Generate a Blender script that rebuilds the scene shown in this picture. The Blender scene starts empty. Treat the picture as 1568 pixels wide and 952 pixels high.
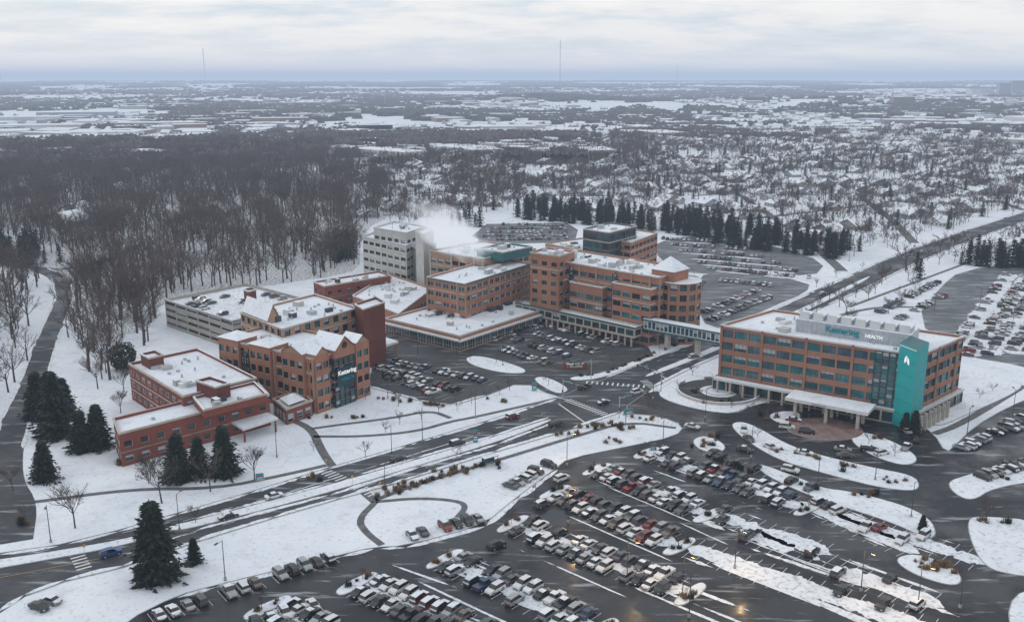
import bpy, math, random
from mathutils import Vector, Matrix, noise
from mathutils.geometry import tessellate_polygon
random.seed(7)
R=random.random
def U(a,b): return a+(b-a)*R()
scene=bpy.context.scene
# ------------------------------------------------------------------ survey
# The site plan was traced on an oblique aerial and rectified to metres on a
# level datum: G() gives plan coordinates (x east, y north) for a traced point.
FP=1450.0; CX,CY=784.0,476.0; HC=100.0
PIT=math.atan(358.0/FP); SP,CP=math.sin(PIT),math.cos(PIT)
def G(px,py,z=0.0):
    u=(px-CX)/FP; v=(py-CY)/FP
    t=(HC-z)/(SP+v*CP)
    return Vector((u*t,(CP-v*SP)*t))
def GL(pts,z=0.0): return [G(a,b,z) for a,b in pts]
# ------------------------------------------------------------------ materials
def nd(nt,t,**k):
    n=nt.nodes.new(t)
    for a,b in k.items(): setattr(n,a,b)
    return n
def base(name):
    m=bpy.data.materials.new(name); m.use_nodes=True
    nt=m.node_tree; b=nt.nodes['Principled BSDF']
    return m,nt,b
def noisen(nt,scale,detail=4,stretch=None,rough=.6):
    g=nd(nt,'ShaderNodeNewGeometry'); mp=nd(nt,'ShaderNodeMapping')
    nt.links.new(g.outputs['Position'],mp.inputs['Vector'])
    if stretch:
        mp.inputs['Rotation'].default_value=(0,0,stretch[0]); mp.inputs['Scale'].default_value=(stretch[1],stretch[2],1)
    n=nd(nt,'ShaderNodeTexNoise'); n.inputs['Scale'].default_value=scale; n.inputs['Detail'].default_value=detail
    n.inputs['Roughness'].default_value=rough
    nt.links.new(mp.outputs[0],n.inputs['Vector'])
    return n.outputs['Fac']
def ramp(nt,fac,stops):
    r=nd(nt,'ShaderNodeValToRGB'); nt.links.new(fac,r.inputs['Fac'])
    el=r.color_ramp.elements
    while len(el)<len(stops): el.new(.5)
    for e,(p,c) in zip(el,stops):
        e.position=p; e.color=(c,c,c,1) if not isinstance(c,tuple) else (*c,1)
    return r.outputs['Color']
def mix(nt,f,a,b):
    m=nd(nt,'ShaderNodeMix',data_type='RGBA')
    if isinstance(f,(int,float)): m.inputs[0].default_value=f
    else: nt.links.new(f,m.inputs[0])
    for i,c in ((6,a),(7,b)):
        if isinstance(c,tuple): m.inputs[i].default_value=(*c,1)
        else: nt.links.new(c,m.inputs[i])
    return m.outputs[2]
def M(name,c,r=.8,var=.18,scale=.6,metal=0,spec=None):
    m,nt,b=base(name)
    c=tuple(c)
    f=noisen(nt,scale)
    f=ramp(nt,f,[(.3,0.),(.7,1.)])
    lo=tuple(x*(1-var) for x in c); hi=tuple(min(1,x*(1+var)) for x in c)
    nt.links.new(mix(nt,f,lo,hi),b.inputs['Base Color'])
    b.inputs['Roughness'].default_value=r; b.inputs['Metallic'].default_value=metal
    if spec is not None: b.inputs['Specular IOR Level'].default_value=spec
    return m
def emis(name,c,s):
    m,nt,b=base(name); b.inputs['Base Color'].default_value=(*c,1)
    b.inputs['Emission Color'].default_value=(*c,1); b.inputs['Emission Strength'].default_value=s
    return m
def snow_mat(name,dirt=.5,lo=.60,dc=(.36,.35,.32)):
    m,nt,b=base(name)
    a=noisen(nt,.05,6); s=noisen(nt,.9,5); h=noisen(nt,.16,6)
    c=mix(nt,ramp(nt,a,[(.3,0.),(.7,1.)]),(.70,.76,.85),(.83,.87,.92))
    c=mix(nt,ramp(nt,h,[(.53,0.),(.75,.5)]),c,(.46,.47,.49))
    c=mix(nt,ramp(nt,s,[(lo,0.),(lo+.16,dirt)]),c,dc)
    nt.links.new(c,b.inputs['Base Color']); b.inputs['Roughness'].default_value=.85
    b.inputs['Specular IOR Level'].default_value=.2
    bp=nd(nt,'ShaderNodeBump'); bp.inputs['Strength'].default_value=.4; bp.inputs['Distance'].default_value=.3
    nt.links.new(s,bp.inputs['Height']); nt.links.new(bp.outputs[0],b.inputs['Normal'])
    return m
SNOW=snow_mat('snow',.6,.56)
SNOWI=snow_mat('snow_verge',.7,.54)
RSNOW=snow_mat('roof_snow',.6,.56)
HSNOW=snow_mat('house_roof_snow',.25,.64)
SLUSH=snow_mat('slush',.75,.50)
LITTER=snow_mat('leaf_litter_snow',.85,.43,(.18,.14,.115))
LITTER2=snow_mat('garden_snow',.6,.55,(.24,.20,.17))
def asph(name,ca,cb,slush,r0,r1,rot=.6,spec=.3):
    m,nt,b=base(name)
    a=noisen(nt,.035,6); s=noisen(nt,.25,7,(rot,.25,1.6)); w=noisen(nt,.06,4); g=noisen(nt,3.,3)
    c=mix(nt,ramp(nt,a,[(.3,0.),(.7,1.)]),ca,cb)
    c=mix(nt,ramp(nt,g,[(.3,0.),(.7,.35)]),c,tuple(x*1.6 for x in cb))
    c=mix(nt,ramp(nt,s,[(slush,0.),(slush+.12,.6)]),c,(.5,.53,.58))
    nt.links.new(c,b.inputs['Base Color'])
    rr=ramp(nt,w,[(.4,r0),(.6,r1)]); nt.links.new(rr,b.inputs['Roughness'])
    b.inputs['Specular IOR Level'].default_value=spec
    return m
ASPH=asph('asphalt_road',(.036,.040,.046),(.058,.063,.071),.56,.4,.8,-.62,.22)
WET=asph('asphalt_wet',(.014,.016,.020),(.028,.031,.037),.575,.14,.65,.6,.30)
LOT=asph('asphalt_lot',(.038,.042,.045),(.065,.07,.074),.56,.5,.8,.6,.2)
GLOT=asph('asphalt_grey_lot',(.08,.09,.10),(.13,.14,.15),.53,.5,.8,.6,.2)
PATH=M('footpath_asphalt',(.12,.125,.13),.8,.4,.5)
CONC=M('concrete_kerb',(.33,.33,.33),.85,.2)
WHITE=M('white_road_paint',(.66,.68,.70),.7,.25,2.)
YEL=M('yellow_road_paint',(.55,.36,.04),.7,.2,2.)
def brick(name,c):
    m,nt,b=base(name)
    a=noisen(nt,.12,5); s=noisen(nt,4.,4)
    k=mix(nt,ramp(nt,a,[(.3,0.),(.7,1.)]),tuple(x*.78 for x in c),tuple(x*1.12 for x in c))
    k=mix(nt,ramp(nt,s,[(.35,.35),(.65,0.)]),k,tuple(x*.6 for x in c))
    nt.links.new(k,b.inputs['Base Color']); b.inputs['Roughness'].default_value=.9
    b.inputs['Specular IOR Level'].default_value=.2
    return m
BR_O=brick('orange_brick',(.385,.190,.128)); BR_R=brick('red_brick',(.245,.082,.060)); BR_D=brick('dark_brick',(.17,.062,.050))
BR_T=brick('tan_brick',(.41,.26,.185)); STONE=M('limestone',(.44,.40,.35),.85); GREYC=M('grey_concrete_panel',(.46,.46,.44),.85,.12,.3)
GARC=M('garage_concrete',(.34,.32,.29),.85,.15,.3)
TRIMW=M('pale_metal_trim',(.62,.64,.64),.5,.05); TRIMD=M('dark_metal',(.05,.055,.06),.5,.1); METG=M('galvanised_metal',(.40,.43,.46),.5,.15)
TEAL=M('teal_cladding',(.012,.34,.35),.45,.06,.2); TEALR=M('teal_metal_roof',(.02,.12,.13),.5,.1)
def glass(name,c,r=.08):
    return M(name,c,r,.4,.25,0,.9)
GT=glass('teal_glass',(.03,.15,.17)); GT2=glass('teal_glass_dark',(.014,.07,.085)); GD=glass('dark_glass',(.015,.02,.026)); GB=glass('blue_glass',(.05,.10,.14))
SIGNT=M('teal_sign',(.0,.26,.32),.4,.05); SIGNW=emis('white_sign_letters',(.9,.92,.92),.3); SIGNR=M('red_sign',(.5,.02,.015),.5,.05)
SIGND=M('dark_sign_panel',(.02,.05,.065),.3)
TYRE_SHADE=M('tyre_rubber_deck_shade',(.015,.015,.016),.9,.1); CGL=M('car_glass',(.012,.014,.017),.06,.1,1,0,.8); RED=M('tail_light',(.35,.01,.01),.3,.1); HLT=M('head_light',(.7,.7,.7),.2,.1)
BARK=M('bark',(.075,.062,.055),.95,.3,.4); TWIG=M('twigs',(.118,.090,.081),.95,.35,.05)
FARW=M('distant_twig_canopy',(.080,.070,.067),1.,.5,.03)
NEED=M('conifer_needles',(.016,.030,.020),.9,.5,.35); SHR=M('ornamental_grass',(.21,.14,.08),.95,.35,1.)
# ------------------------------------------------------------------ mesh builder
class MB:
    def __init__(s): s.v=[]; s.f=[]; s.m=[]; s.mats=[]
    def mi(s,m):
        if m not in s.mats: s.mats.append(m)
        return s.mats.index(m)
    def face(s,pts,m):
        k=len(s.v); s.v.extend([tuple(p) for p in pts]); s.f.append(tuple(range(k,k+len(pts)))); s.m.append(s.mi(m))
    def poly(s,pts2,z,m):
        tri=tessellate_polygon([[Vector((p[0],p[1],0)) for p in pts2]])
        k=len(s.v); s.v.extend([(p[0],p[1],z) for p in pts2]); i=s.mi(m)
        for t in tri:
            a,b,c=[Vector(pts2[j][:2]) for j in t]
            if (b-a).cross(c-a)<0: t=(t[0],t[2],t[1])
            s.f.append(tuple(k+j for j in t)); s.m.append(i)
    def walls(s,pts,z0,z1,m):
        n=len(pts)
        for i in range(n):
            a,b=pts[i],pts[(i+1)%n]
            s.face([(a[0],a[1],z0),(b[0],b[1],z0),(b[0],b[1],z1),(a[0],a[1],z1)],m)
    def slab(s,pts,z0,z1,ms,mt):
        s.walls(pts,z0,z1,ms); s.poly(pts,z1,mt); s.poly(pts,z0,ms)
    def box(s,cx,cy,cz,sx,sy,sz,m,ang=0,top=None):
        ca,sa=math.cos(ang),math.sin(ang)
        pts=[(cx+ca*a*sx/2-sa*b*sy/2,cy+sa*a*sx/2+ca*b*sy/2) for a,b in((-1,-1),(1,-1),(1,1),(-1,1))]
        s.slab(pts,cz-sz/2,cz+sz/2,m,top or m)
    def tube(s,a,b,r0,r1,m,n=6):
        a=Vector(a);b=Vector(b);d=(b-a)
        if d.length<1e-6:return
        d.normalize(); x=d.orthogonal().normalized(); y=d.cross(x)
        k=len(s.v)
        for c,r in((a,r0),(b,r1)):
            for i in range(n):
                t=2*math.pi*i/n; s.v.append(tuple(c+x*math.cos(t)*r+y*math.sin(t)*r))
        i=s.mi(m)
        for j in range(n):
            s.f.append((k+j,k+(j+1)%n,k+n+(j+1)%n,k+n+j)); s.m.append(i)
        if n>3:
            s.f.append(tuple(k+n+j for j in range(n))); s.m.append(i)
    def mesh(s,name,org=None):
        me=bpy.data.meshes.new(name)
        v=s.v
        if org is not None: v=[(p[0]-org[0],p[1]-org[1],p[2]) for p in v]
        me.from_pydata(v,[],s.f)
        for m in s.mats: me.materials.append(m)
        me.polygons.foreach_set('material_index',s.m)
        me.update(); return me
    def obj(s,name,org=None):
        o=bpy.data.objects.new(name,s.mesh(name,org)); scene.collection.objects.link(o)
        if org is not None: o.location=(org[0],org[1],0)
        return o
def area(p): return sum(p[i][0]*p[(i+1)%len(p)][1]-p[(i+1)%len(p)][0]*p[i][1] for i in range(len(p)))/2
def ccw(p): return p if area(p)>0 else p[::-1]
def chaikin(p,n=2,closed=True):
    for _ in range(n):
        q=[]
        rng=range(len(p)) if closed else range(len(p)-1)
        if not closed:q.append(p[0])
        for i in rng:
            a,b=p[i],p[(i+1)%len(p)]
            q+= [a*.75+b*.25,a*.25+b*.75]
        if not closed:q.append(p[-1])
        p=q
    return p
def inset(p,d):
    n=len(p);o=[]
    for i in range(n):
        a,b,c=p[i-1],p[i],p[(i+1)%n]
        e1=(b-a);e2=(c-b)
        if e1.length<1e-6 or e2.length<1e-6:o.append(b);continue
        e1.normalize();e2.normalize()
        n1=Vector((-e1.y,e1.x));n2=Vector((-e2.y,e2.x)); nn=n1+n2
        if nn.length<.2:o.append(b+n1*d);continue
        nn.normalize(); o.append(b+nn*d/max(.5,nn.dot(n1)))
    return o
def inpoly(x,y,p):
    c=False;n=len(p);j=n-1
    for i in range(n):
        if (p[i][1]>y)!=(p[j][1]>y) and x<(p[j][0]-p[i][0])*(y-p[i][1])/(p[j][1]-p[i][1])+p[i][0]: c=not c
        j=i
    return c
def link(name,me,x,y,z=0,ang=0,s=1):
    o=bpy.data.objects.new(name,me); scene.collection.objects.link(o)
    o.location=(x,y,z); o.rotation_euler=(0,0,ang); o.scale=(s,s,s) if not isinstance(s,tuple) else s
    return o
# ------------------------------------------------------------------ terrain
def elev(x,y):
    r=math.hypot(x,y)
    if r<1800: return 0
    k=min(1,(r-1800)/4000)
    e=(noise.noise(Vector((x/1500,y/1500,3.1)))*.5+.2)*22*k+max(0,r-4000)*.0035
    a=math.atan2(x,y)
    e+=24*math.exp(-((a-.03)/.09)**2)*math.exp(-((r-3900)/500)**2)
    e+=20*math.exp(-((a-.155)/.05)**2)*math.exp(-((r-3100)/260)**2)
    e+=22*math.exp(-((a-.36)/.16)**2)*math.exp(-((r-3600)/500)**2)
    return e
NA=160
rad=[0,20]
while rad[-1]<30000: rad.append(rad[-1]*1.045+4)
vs=[];fs=[]
for r in rad:
    for i in range(NA):
        a=2*math.pi*i/NA; x,y=r*math.sin(a),r*math.cos(a)
        vs.append((x,y,elev(x,y)))
for j in range(len(rad)-1):
    for i in range(NA):
        a=j*NA+i;b=j*NA+(i+1)%NA
        fs.append((a,b,b+NA,a+NA)[::-1])
me=bpy.data.meshes.new('ground');me.from_pydata(vs,[],fs);me.update()
me.materials.append(SNOW)
go=bpy.data.objects.new('ground',me);scene.collection.objects.link(go)
# ------------------------------------------------------------------ roads
KB=MB()
def kerbline(p,_=None,w=.22):
    for i in range(len(p)-1):
        a,b=p[i],p[i+1]; d=b-a
        if d.length<.05: continue
        d.normalize(); n=Vector((-d.y,d.x))*w/2
        KB.slab([a-n,b-n,b+n,a+n],0.0,.17,CONC,CONC)
def sheet(name,pts,z,m,sm=1,kerb=True):
    p=ccw(chaikin(GL(pts),sm)); mb=MB(); mb.poly(p,z,m)
    o=mb.obj(name)
    if kerb: kerbline(p+[p[0]],name)
    return o
def ribbon(name,pts,w,m,z=.045,sm=2,mb=None):
    p=chaikin(GL(pts),sm,False); own=mb is None
    mb=mb or MB(); L=[];Rr=[]
    for i in range(len(p)):
        a=p[max(0,i-1)];b=p[min(len(p)-1,i+1)];d=(b-a).normalized();n=Vector((-d.y,d.x))*w/2
        L.append(p[i]+n);Rr.append(p[i]-n)
    for i in range(len(p)-1):
        mb.face([(*Rr[i],z),(*Rr[i+1],z),(*L[i+1],z),(*L[i],z)],m)
    if own: return mb.obj(name)
WOOD=[(-300,262),(0,262),(250,262),(400,262),(520,262),(590,285),(600,330),(560,350),(550,385),(552,412),(500,425),(470,428),(395,440),(300,446),(248,462),(225,505),(160,520),(110,470),(97,430),(92,412),(-300,405)]
sheet('woodland_floor',WOOD,.02,LITTER,1,False)
sheet('woodland_floor',[(-300,226),(520,226),(540,262),(-300,262)],.024,LITTER,1,False)
sheet('suburban_gardens',[(600,330),(545,262),(600,228),(760,216),(1000,207),(1700,198),(1900,320),(1700,292),(1568,308),(1400,360),(1300,385),(1180,355),(1000,335),(900,322),(780,312),(700,325)],.028,LITTER2,1,False)
up=[(-160,878),(0,847),(90,834),(180,812),(270,786),(380,754),(500,717),(620,682),(740,646),(850,610),(885,588),(925,577),(985,553),(1040,533),(1100,508),(1180,475),(1240,448),(1290,427),(1340,403),(1400,379),(1480,352),(1568,324),(1700,285)]
lo=[(1700,298),(1568,340),(1500,364),(1430,392),(1390,410),(1330,440),(1240,480),(1150,525),(1060,563),(1003,592),(950,632),(880,656),(760,692),(600,742),(520,764),(420,793),(300,830),(190,868),(100,890),(40,912),(0,938),(-160,985)]
mb=MB();pts=ccw(GL(up+lo));mb.poly(pts,.05,ASPH);mb.obj('boulevard_road')
kerbline(GL(up[:10]));kerbline(GL(up[11:]));kerbline(GL(lo[:10]));kerbline(GL(lo[10:20]))
sheet('hospital_drive_road',[(560,592),(572,560),(590,500),(640,518),(700,528),(742,512),(850,478),(975,512),(992,530),(1002,548),(925,582),(890,592),(868,604),(850,608),(800,584),(745,606),(690,622),(640,614),(600,602)],.058,LOT,1)
lotA=[(945,632),(1000,594),(1025,612),(1080,630),(1125,634),(1150,622),(1200,610),(1300,618),(1400,646),(1430,664),(1448,694),(1465,680),(1490,655),(1540,625),(1600,600),(1900,560),(2000,1000),(1700,1200),(100,1200),(150,1000),(190,952),(270,912),(330,896),(520,850),(570,838),(620,836),(740,804),(790,762),(850,718),(870,702),(960,684),(1035,668),(1048,652),(1010,637)]
sheet('parking_lot_asphalt',lotA,.066,WET,1)
sheet('east_parking_lot_asphalt',[(1400,490),(1440,440),(1470,415),(1568,402),(1750,392),(1800,600),(1620,580),(1568,560),(1475,545)],.06,GLOT,1)
sheet('emergency_drive_asphalt',[(1062,425),(1120,412),(1240,432),(1235,448),(1180,470),(1110,505),(1070,492)],.058,GLOT,1)
sheet('staff_parking_lot_asphalt',[(1000,368),(1100,358),(1190,378),(1265,402),(1245,425),(1160,412),(1060,422),(1010,400)],.055,GLOT,1)
mb=MB();mb.poly(ccw(GL([(722,362),(745,343),(868,341),(885,352),(880,370),(760,375)])),.055,GLOT);mb.obj('north_parking_lot_asphalt')
ribbon('woodland_road',[(60,412),(92,425),(100,455),(72,520),(50,585),(25,640),(10,690),(8,740),(30,775),(20,830)],8,ASPH,.044)
ribbon('woodland_road',[(-80,395),(60,412),(110,412),(180,395),(210,375)],6,ASPH,.040)
for pp,w in [([(440,640),(478,656),(492,690),(515,722),(548,745),(575,768)],2.4),([(575,768),(548,795),(560,815),(585,834)],1.7),([(575,768),(640,762),(700,766),(715,775),(700,792)],1.5),
   ([(-60,775),(30,772),(200,748),(330,748),(430,728),(500,712)],1.8),([(480,668),(560,668),(640,660),(690,645),(720,640),(860,608)],1.7),([(478,656),(520,650),(600,640),(660,628),(690,640)],1.7),
   ([(575,765),(640,740),(760,705),(880,668),(960,645),(1035,655)],1.7),([(1430,664),(1470,650),(1568,590)],2.4),([(1300,470),(1380,440),(1568,370)],2),([(1230,500),(1330,470),(1400,470)],2.5)]:
    ribbon('footpath',pp,w,PATH,.036)
for i,pp in enumerate([[(1290,415),(1240,370),(1180,330),(1120,290),(1060,255),(1020,225)],[(1568,322),(1480,290),(1380,262),(1280,240),(1150,222)],[(1400,372),(1360,330),(1300,290),(1250,255),(1200,225)],[(1060,300),(1200,290),(1350,275),(1568,262)],[(1000,250),(1200,244),(1568,232)],[(1150,335),(1300,318),(1480,292)],[(600,300),(720,290),(850,300),(950,300)]]):
    ribbon('residential_street',pp,6,PATH,.034+.001*i)
# islands & median
def island(pts,h=.17,name='snow_covered_traffic_island',sm=2,m=None):
    p=ccw(chaikin(GL(pts),sm)); mb=MB(); mb.slab(p,.03,h,CONC,CONC); q=inset(p,.22)
    if abs(area(q))<abs(area(p)) and area(q)>0:
        mb.walls(q,h-.02,h+.05,m or SNOWI); mb.poly(q,h+.05,m or SNOWI)
    return mb.obj(name)
med=[(255,806),(300,797),(500,744),(640,703),(760,668),(845,640),(843,646),(760,678),(640,713),(500,756),(300,808),(262,814)]
island(med,name='snow_covered_median')
island([(-80,868),(60,848),(190,826),(240,812),(236,820),(190,836),(60,860),(-80,884)],name='snow_covered_median')
island([(985,575),(1060,545),(1150,506),(1250,462),(1330,422),(1333,426),(1250,470),(1150,514),(1060,553),(992,578)],name='snow_covered_median')
for I in [
 [(1003,602),(1030,583),(1085,562),(1100,592),(1165,606),(1150,622),(1122,634),(1080,630),(1025,616)],
 [(1116,650),(1135,645),(1162,655),(1200,678),(1240,693),(1330,715),(1400,728),(1410,745),(1398,753),(1340,746),(1250,722),(1190,704),(1140,674)],
 [(1175,637),(1190,630),(1222,630),(1228,640),(1212,648),(1190,648)],
 [(1310,660),(1350,668),(1398,692),(1407,708),(1380,714),(1330,696),(1300,674)],
 [(1058,674),(1080,666),(1108,678),(1112,690),(1090,694),(1068,688)],
 [(1150,705),(1230,734),(1260,748),(1300,752),(1380,772),(1425,794),(1436,820),(1420,826),(1370,802),(1290,776),(1240,760),(1170,728)],
 [(1448,738),(1480,728),(1530,712),(1600,702),(1600,735),(1520,748),(1490,768),(1462,758)],
 [(1480,795),(1500,790),(1600,798),(1640,890),(1540,880),(1505,866),(1485,828)],
 [(1540,905),(1640,898),(1640,1000),(1550,1000)],
 [(1368,855),(1400,847),(1450,862),(1476,885),(1465,899),(1420,888),(1385,872)],
 [(710,548),(735,544),(800,562),(808,572),(770,572),(722,560)],
 [(868,578),(925,572),(985,547),(1060,517),(1068,524),(990,553),(925,579),(880,584)],
 [(812,580),(835,576),(868,592),(870,600),(850,604)],
 [(1450,560),(1568,585),(1560,600),(1470,640),(1435,655),(1425,640)],
 ]: island(I)
# ------------------------------------------------------------------ vehicles
def car_mesh(kind,paint,snow,nm):
    if kind=='sedan':
        st=[(-2.32,.62,.66,.78),(-2.2,.84,.90,.86),(-1.5,.92,.98,.89),(-.85,.93,1.38,.9),(.35,.92,1.43,.9),(1.15,.90,.96,.89),(2.05,.74,.78,.86),(2.3,.55,.58,.74)];W=.91
    elif kind=='suv':
        st=[(-2.3,.70,.74,.82),(-2.22,1.02,1.08,.9),(-1.95,1.05,1.62,.92),(-.6,1.06,1.72,.93),(.45,1.05,1.70,.93),(1.15,1.03,1.1,.92),(2.1,.92,.96,.9),(2.32,.6,.64,.8)];W=.95
    else:
        st=[(-2.8,.70,.74,.9),(-2.75,1.05,1.08,.95),(-.95,1.05,1.09,.96),(-.85,1.07,1.78,.96),(.5,1.07,1.82,.96),(1.15,1.06,1.13,.95),(2.5,1.0,1.04,.94),(2.75,.62,.66,.84)];W=.98
    mb=MB();rings=[]
    for x,b,t,w in st:
        cab=t-b>.2
        tw=w*(.76 if cab else .93)
        rings.append([(x,-w*.96,.28),(x,-w,.55),(x,-w*.97,b),(x,-tw,t),(x,tw,t),(x,w*.97,b),(x,w,.55),(x,w*.96,.28)])
    for i in range(len(rings)-1):
        a,b=rings[i],rings[i+1]
        ca=st[i][2]-st[i][1]>.2; cb=st[i+1][2]-st[i+1][1]>.2
        for j in range(7):
            m=paint
            if j in(2,4) and (ca or cb): m=CGL
            if j==3:
                if ca!=cb: m=CGL
                if ca and cb and snow: m=SNOWI
                if snow==2 and not(ca or cb): m=SNOWI
            mb.face([a[j],a[j+1],b[j+1],b[j]][::-1],m)
    for r,fl in((rings[0],1),(rings[-1],0)):
        mb.face(r if fl else r[::-1],paint)
    x0,x1=st[0][0],st[-1][0]
    for s in(-1,1):
        mb.box(x0-.005,s*.62,.70,.06,.34,.16,RED); mb.box(x1-.08,s*.60,.58,.2,.36,.13,HLT)
        for wx in(x0+.95,x1-.9):
            mb.tube((wx,s*(W-.22),.33),(wx,s*(W+.02),.33),.34,.34,TYRE_SHADE,12); mb.tube((wx,s*(W+.01),.33),(wx,s*(W+.035),.33),.19,.19,METG,8)
        mb.box(st[5][0]-.25,s*(W+.07),st[5][1]+.05,.12,.16,.12,paint)
    mb.box(x1-.03,0,.42,.1,1.3,.16,TRIMD); mb.box(x0+.02,0,.42,.08,1.3,.16,TRIMD)
    return mb.mesh(nm)
PA=[((.66,.67,.68),5.),((.34,.36,.38),4),((.10,.105,.115),5),((.02,.021,.024),6.5),((.03,.055,.12),1.6),((.20,.02,.018),1.5),((.012,.08,.25),.35),((.15,.13,.11),1)]
CARS=[];CW=[]
for ci,(c,w) in enumerate(PA):
    pm=M('car_paint_%d'%ci,c,.28,.04,1.,.25 if ci in(1,2,7) else 0,.7)
    for k,kw in(('sedan',4),('suv',4.5),('pickup',.6)):
        for sn,sw in((0,4),(1,1.3),(2,1.1)):
            CARS.append((k,car_mesh(k,pm,sn,k)));CW.append(w*kw*sw)
NM={'sedan':'parked_car','suv':'parked_suv','pickup':'pickup_truck'}
occd=[]
def car(p,ang,z=.07,name=None):
    for q in occd:
        if abs(q[0]-p.x)<2.2 and abs(q[1]-p.y)<2.2 and abs(q[2]-z)<1 and (q[0]-p.x)**2+(q[1]-p.y)**2<4.2: return
    occd.append((p.x,p.y,z))
    k,me=random.choices(CARS,CW)[0]
    link(name or NM[k],me,p.x,p.y,z,ang+U(-.04,.04))
MK=MB()
def line(a,b,w,m=WHITE,z=.078):
    d=(b-a)
    if d.length<.01:return
    d.normalize();n=Vector((-d.y,d.x))*w/2
    MK.face([(*(a-n),z),(*(b-n),z),(*(b+n),z),(*(a+n),z)],m)
SL=MB();SLZ=[0]
def ragged(a,b,w,z=.088,gap=.1,m=None,step=.5,amp=1.):
    z+=(SLZ[0]%7)*.004;SLZ[0]+=1
    d=b-a;L=d.length
    if L<1:return
    d.normalize();n=Vector((-d.y,d.x));k=max(3,int(L/step));o=R()*100
    def e(s,q): return noise.noise(Vector((o+q,s*.10,0)))*.45+noise.noise(Vector((o+q,s*.5,3)))*.30+noise.noise(Vector((o+q,s*1.7,5)))*.22
    pl=[]
    for i in range(k+1):
        s=i/k*L
        g=noise.noise(Vector((o+33,s*.06,0)))*1.3+noise.noise(Vector((o+3,s*.6,0)))*.35+gap+.35
        f=max(.02,min(1,g*4)); f*=min(1,min(s,L-s)/3+.05)
        pl.append((a+d*s+n*w*.5*f*(1+amp*e(s,1)),a+d*s-n*w*.5*f*(1+amp*e(s,9))))
    for i in range(k):
        SL.face([(*pl[i][1],z),(*pl[i+1][1],z),(*pl[i+1][0],z),(*pl[i][0],z)],m or SLUSH)
LT=[]
def row(A,B,occ=.85,both=True,z=0,snow=2.2,lines=True,ends=True,off=2.75,zc=.07):
    a=G(*A,z);b=G(*B,z);d=b-a;L=d.length;d.normalize();n=Vector((-d.y,d.x))
    k=int(L/2.75)
    for i in range(k):
        c=a+d*(i+.5)*2.75
        for s in((1,-1) if both else (0,)):
            q=c+n*(off*s+U(-.3,.3))+d*U(-.12,.12)
            if R()<occ: car(q,math.atan2(n.y,n.x)+(math.pi if R()<.4 else 0),zc+z)
    if lines:
        for i in range(k+1):
            c=a+d*i*2.75
            if both: line(c-n*5.2,c-n*.3,.11);line(c+n*.3,c+n*5.2,.11)
            else: line(c-n*2.5,c+n*2.5,.11)
    if snow and both:
        ragged(a-d*2,b+d*2,snow,gap=.35)
        for _ in range(6):
            t=U(0,.8);o_=random.choice((-1,1))*U(2.,5.4); ragged(a+d*L*t+n*o_,a+d*L*(t+U(.1,.2))+n*o_,U(.4,1.4),.09,.2)
    if ends and both:
        for e,sg in((a,-1),(b,1)):
            c=e+d*sg*2.2
            g1,g2=U(.4,1.2),U(.4,1.2)
            p=[c-n*5.4-d*sg*1.8,c-n*5.4+d*sg*g1,c-n*1.5+d*sg*(g1+.7),c+n*1.5+d*sg*(g2+.7),c+n*5.4+d*sg*g2,c+n*5.4-d*sg*1.8]
            pp=ccw(chaikin([Vector(x) for x in p],2)); mb=MB(); mb.slab(pp,.03,.18,CONC,CONC); q=inset(pp,.2); mb.walls(q,.16,.25,SNOWI);mb.poly(q,.25,SNOWI); mb.obj('snow_covered_traffic_island')
            for _ in range(4): SHP.append((c+n*U(-3.6,3.6)+d*U(-.6,.6),1))
            LT.append(c+n*U(-2,2))
SHP=[]
row((1000,697),(1225,775),.8,snow=4.4)
row((922,722),(1075,785),.9,snow=4.4)
row((858,757),(1030,832),.9,snow=4.4)
row((795,806),(1045,905),.85,snow=4.4)
row((690,860),(905,960),.85,snow=4.4)
row((558,898),(800,1000),.85,snow=4.4)
row((420,935),(520,985),.8)
row((1085,693),(1260,757),.7,False)
row((1092,785),(1260,845),.22,True,snow=5,ends=False)
row((1235,772),(1395,842),.12,True,snow=5,ends=False)
row((1062,840),(1500,992),.05,True,snow=5.4,ends=False)
row((1145,815),(1430,925),.12,True,snow=5,ends=False)
row((1290,790),(1500,860),.12,True,snow=4.6,ends=False)
for A,B,w in [((1090,862),(1350,960),1.6),((1180,852),(1420,940),1.2),((1120,830),(1330,900),1.0),((1230,832),(1440,908),.9),((1060,790),(1110,812),2),((1290,805),(1400,850),1.0),((1000,880),(1240,970),1.0),((950,890),(1150,975),.8),
  ((1100,868),(1300,945),.5),((1200,850),(1400,925),.4),((1130,822),(1300,885),.4),((960,850),(1060,895),.5),((1015,905),(1200,980),.8),((1250,780),(1340,815),.6),((1300,865),(1400,905),.5),((1040,800),(1150,850),.5),((900,835),(1010,885),.4),((1150,880),(1380,975),2.2),((1240,862),(1470,945),1.6),
  ((870,790),(1030,860),.5),((780,835),(960,915),.5),((930,745),(1060,800),.5),((640,890),(820,975),.6),((1000,720),(1180,785),.5),((600,865),(700,900),.6)]:
    ragged(G(*A),G(*B),w,.1,.05)
row((232,948),(525,850),.93,False)
row((382,958),(500,925),.85,False)
row((622,824),(742,793),.9,False); row((765,754),(852,708),.9,False); row((52,938),(105,908),.9,False)
for A,B in [((575,562),(705,600)),((600,555),(760,588)),((590,575),(690,612))]: row(A,B,.8,False,snow=0,lines=True)
for A,B in [((760,532),(845,560)),((785,520),(885,552)),((820,512),(925,545)),((845,500),(955,532)),((870,490),(975,522)),((742,525),(842,495))]: row(A,B,.8,False,snow=0)
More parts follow.
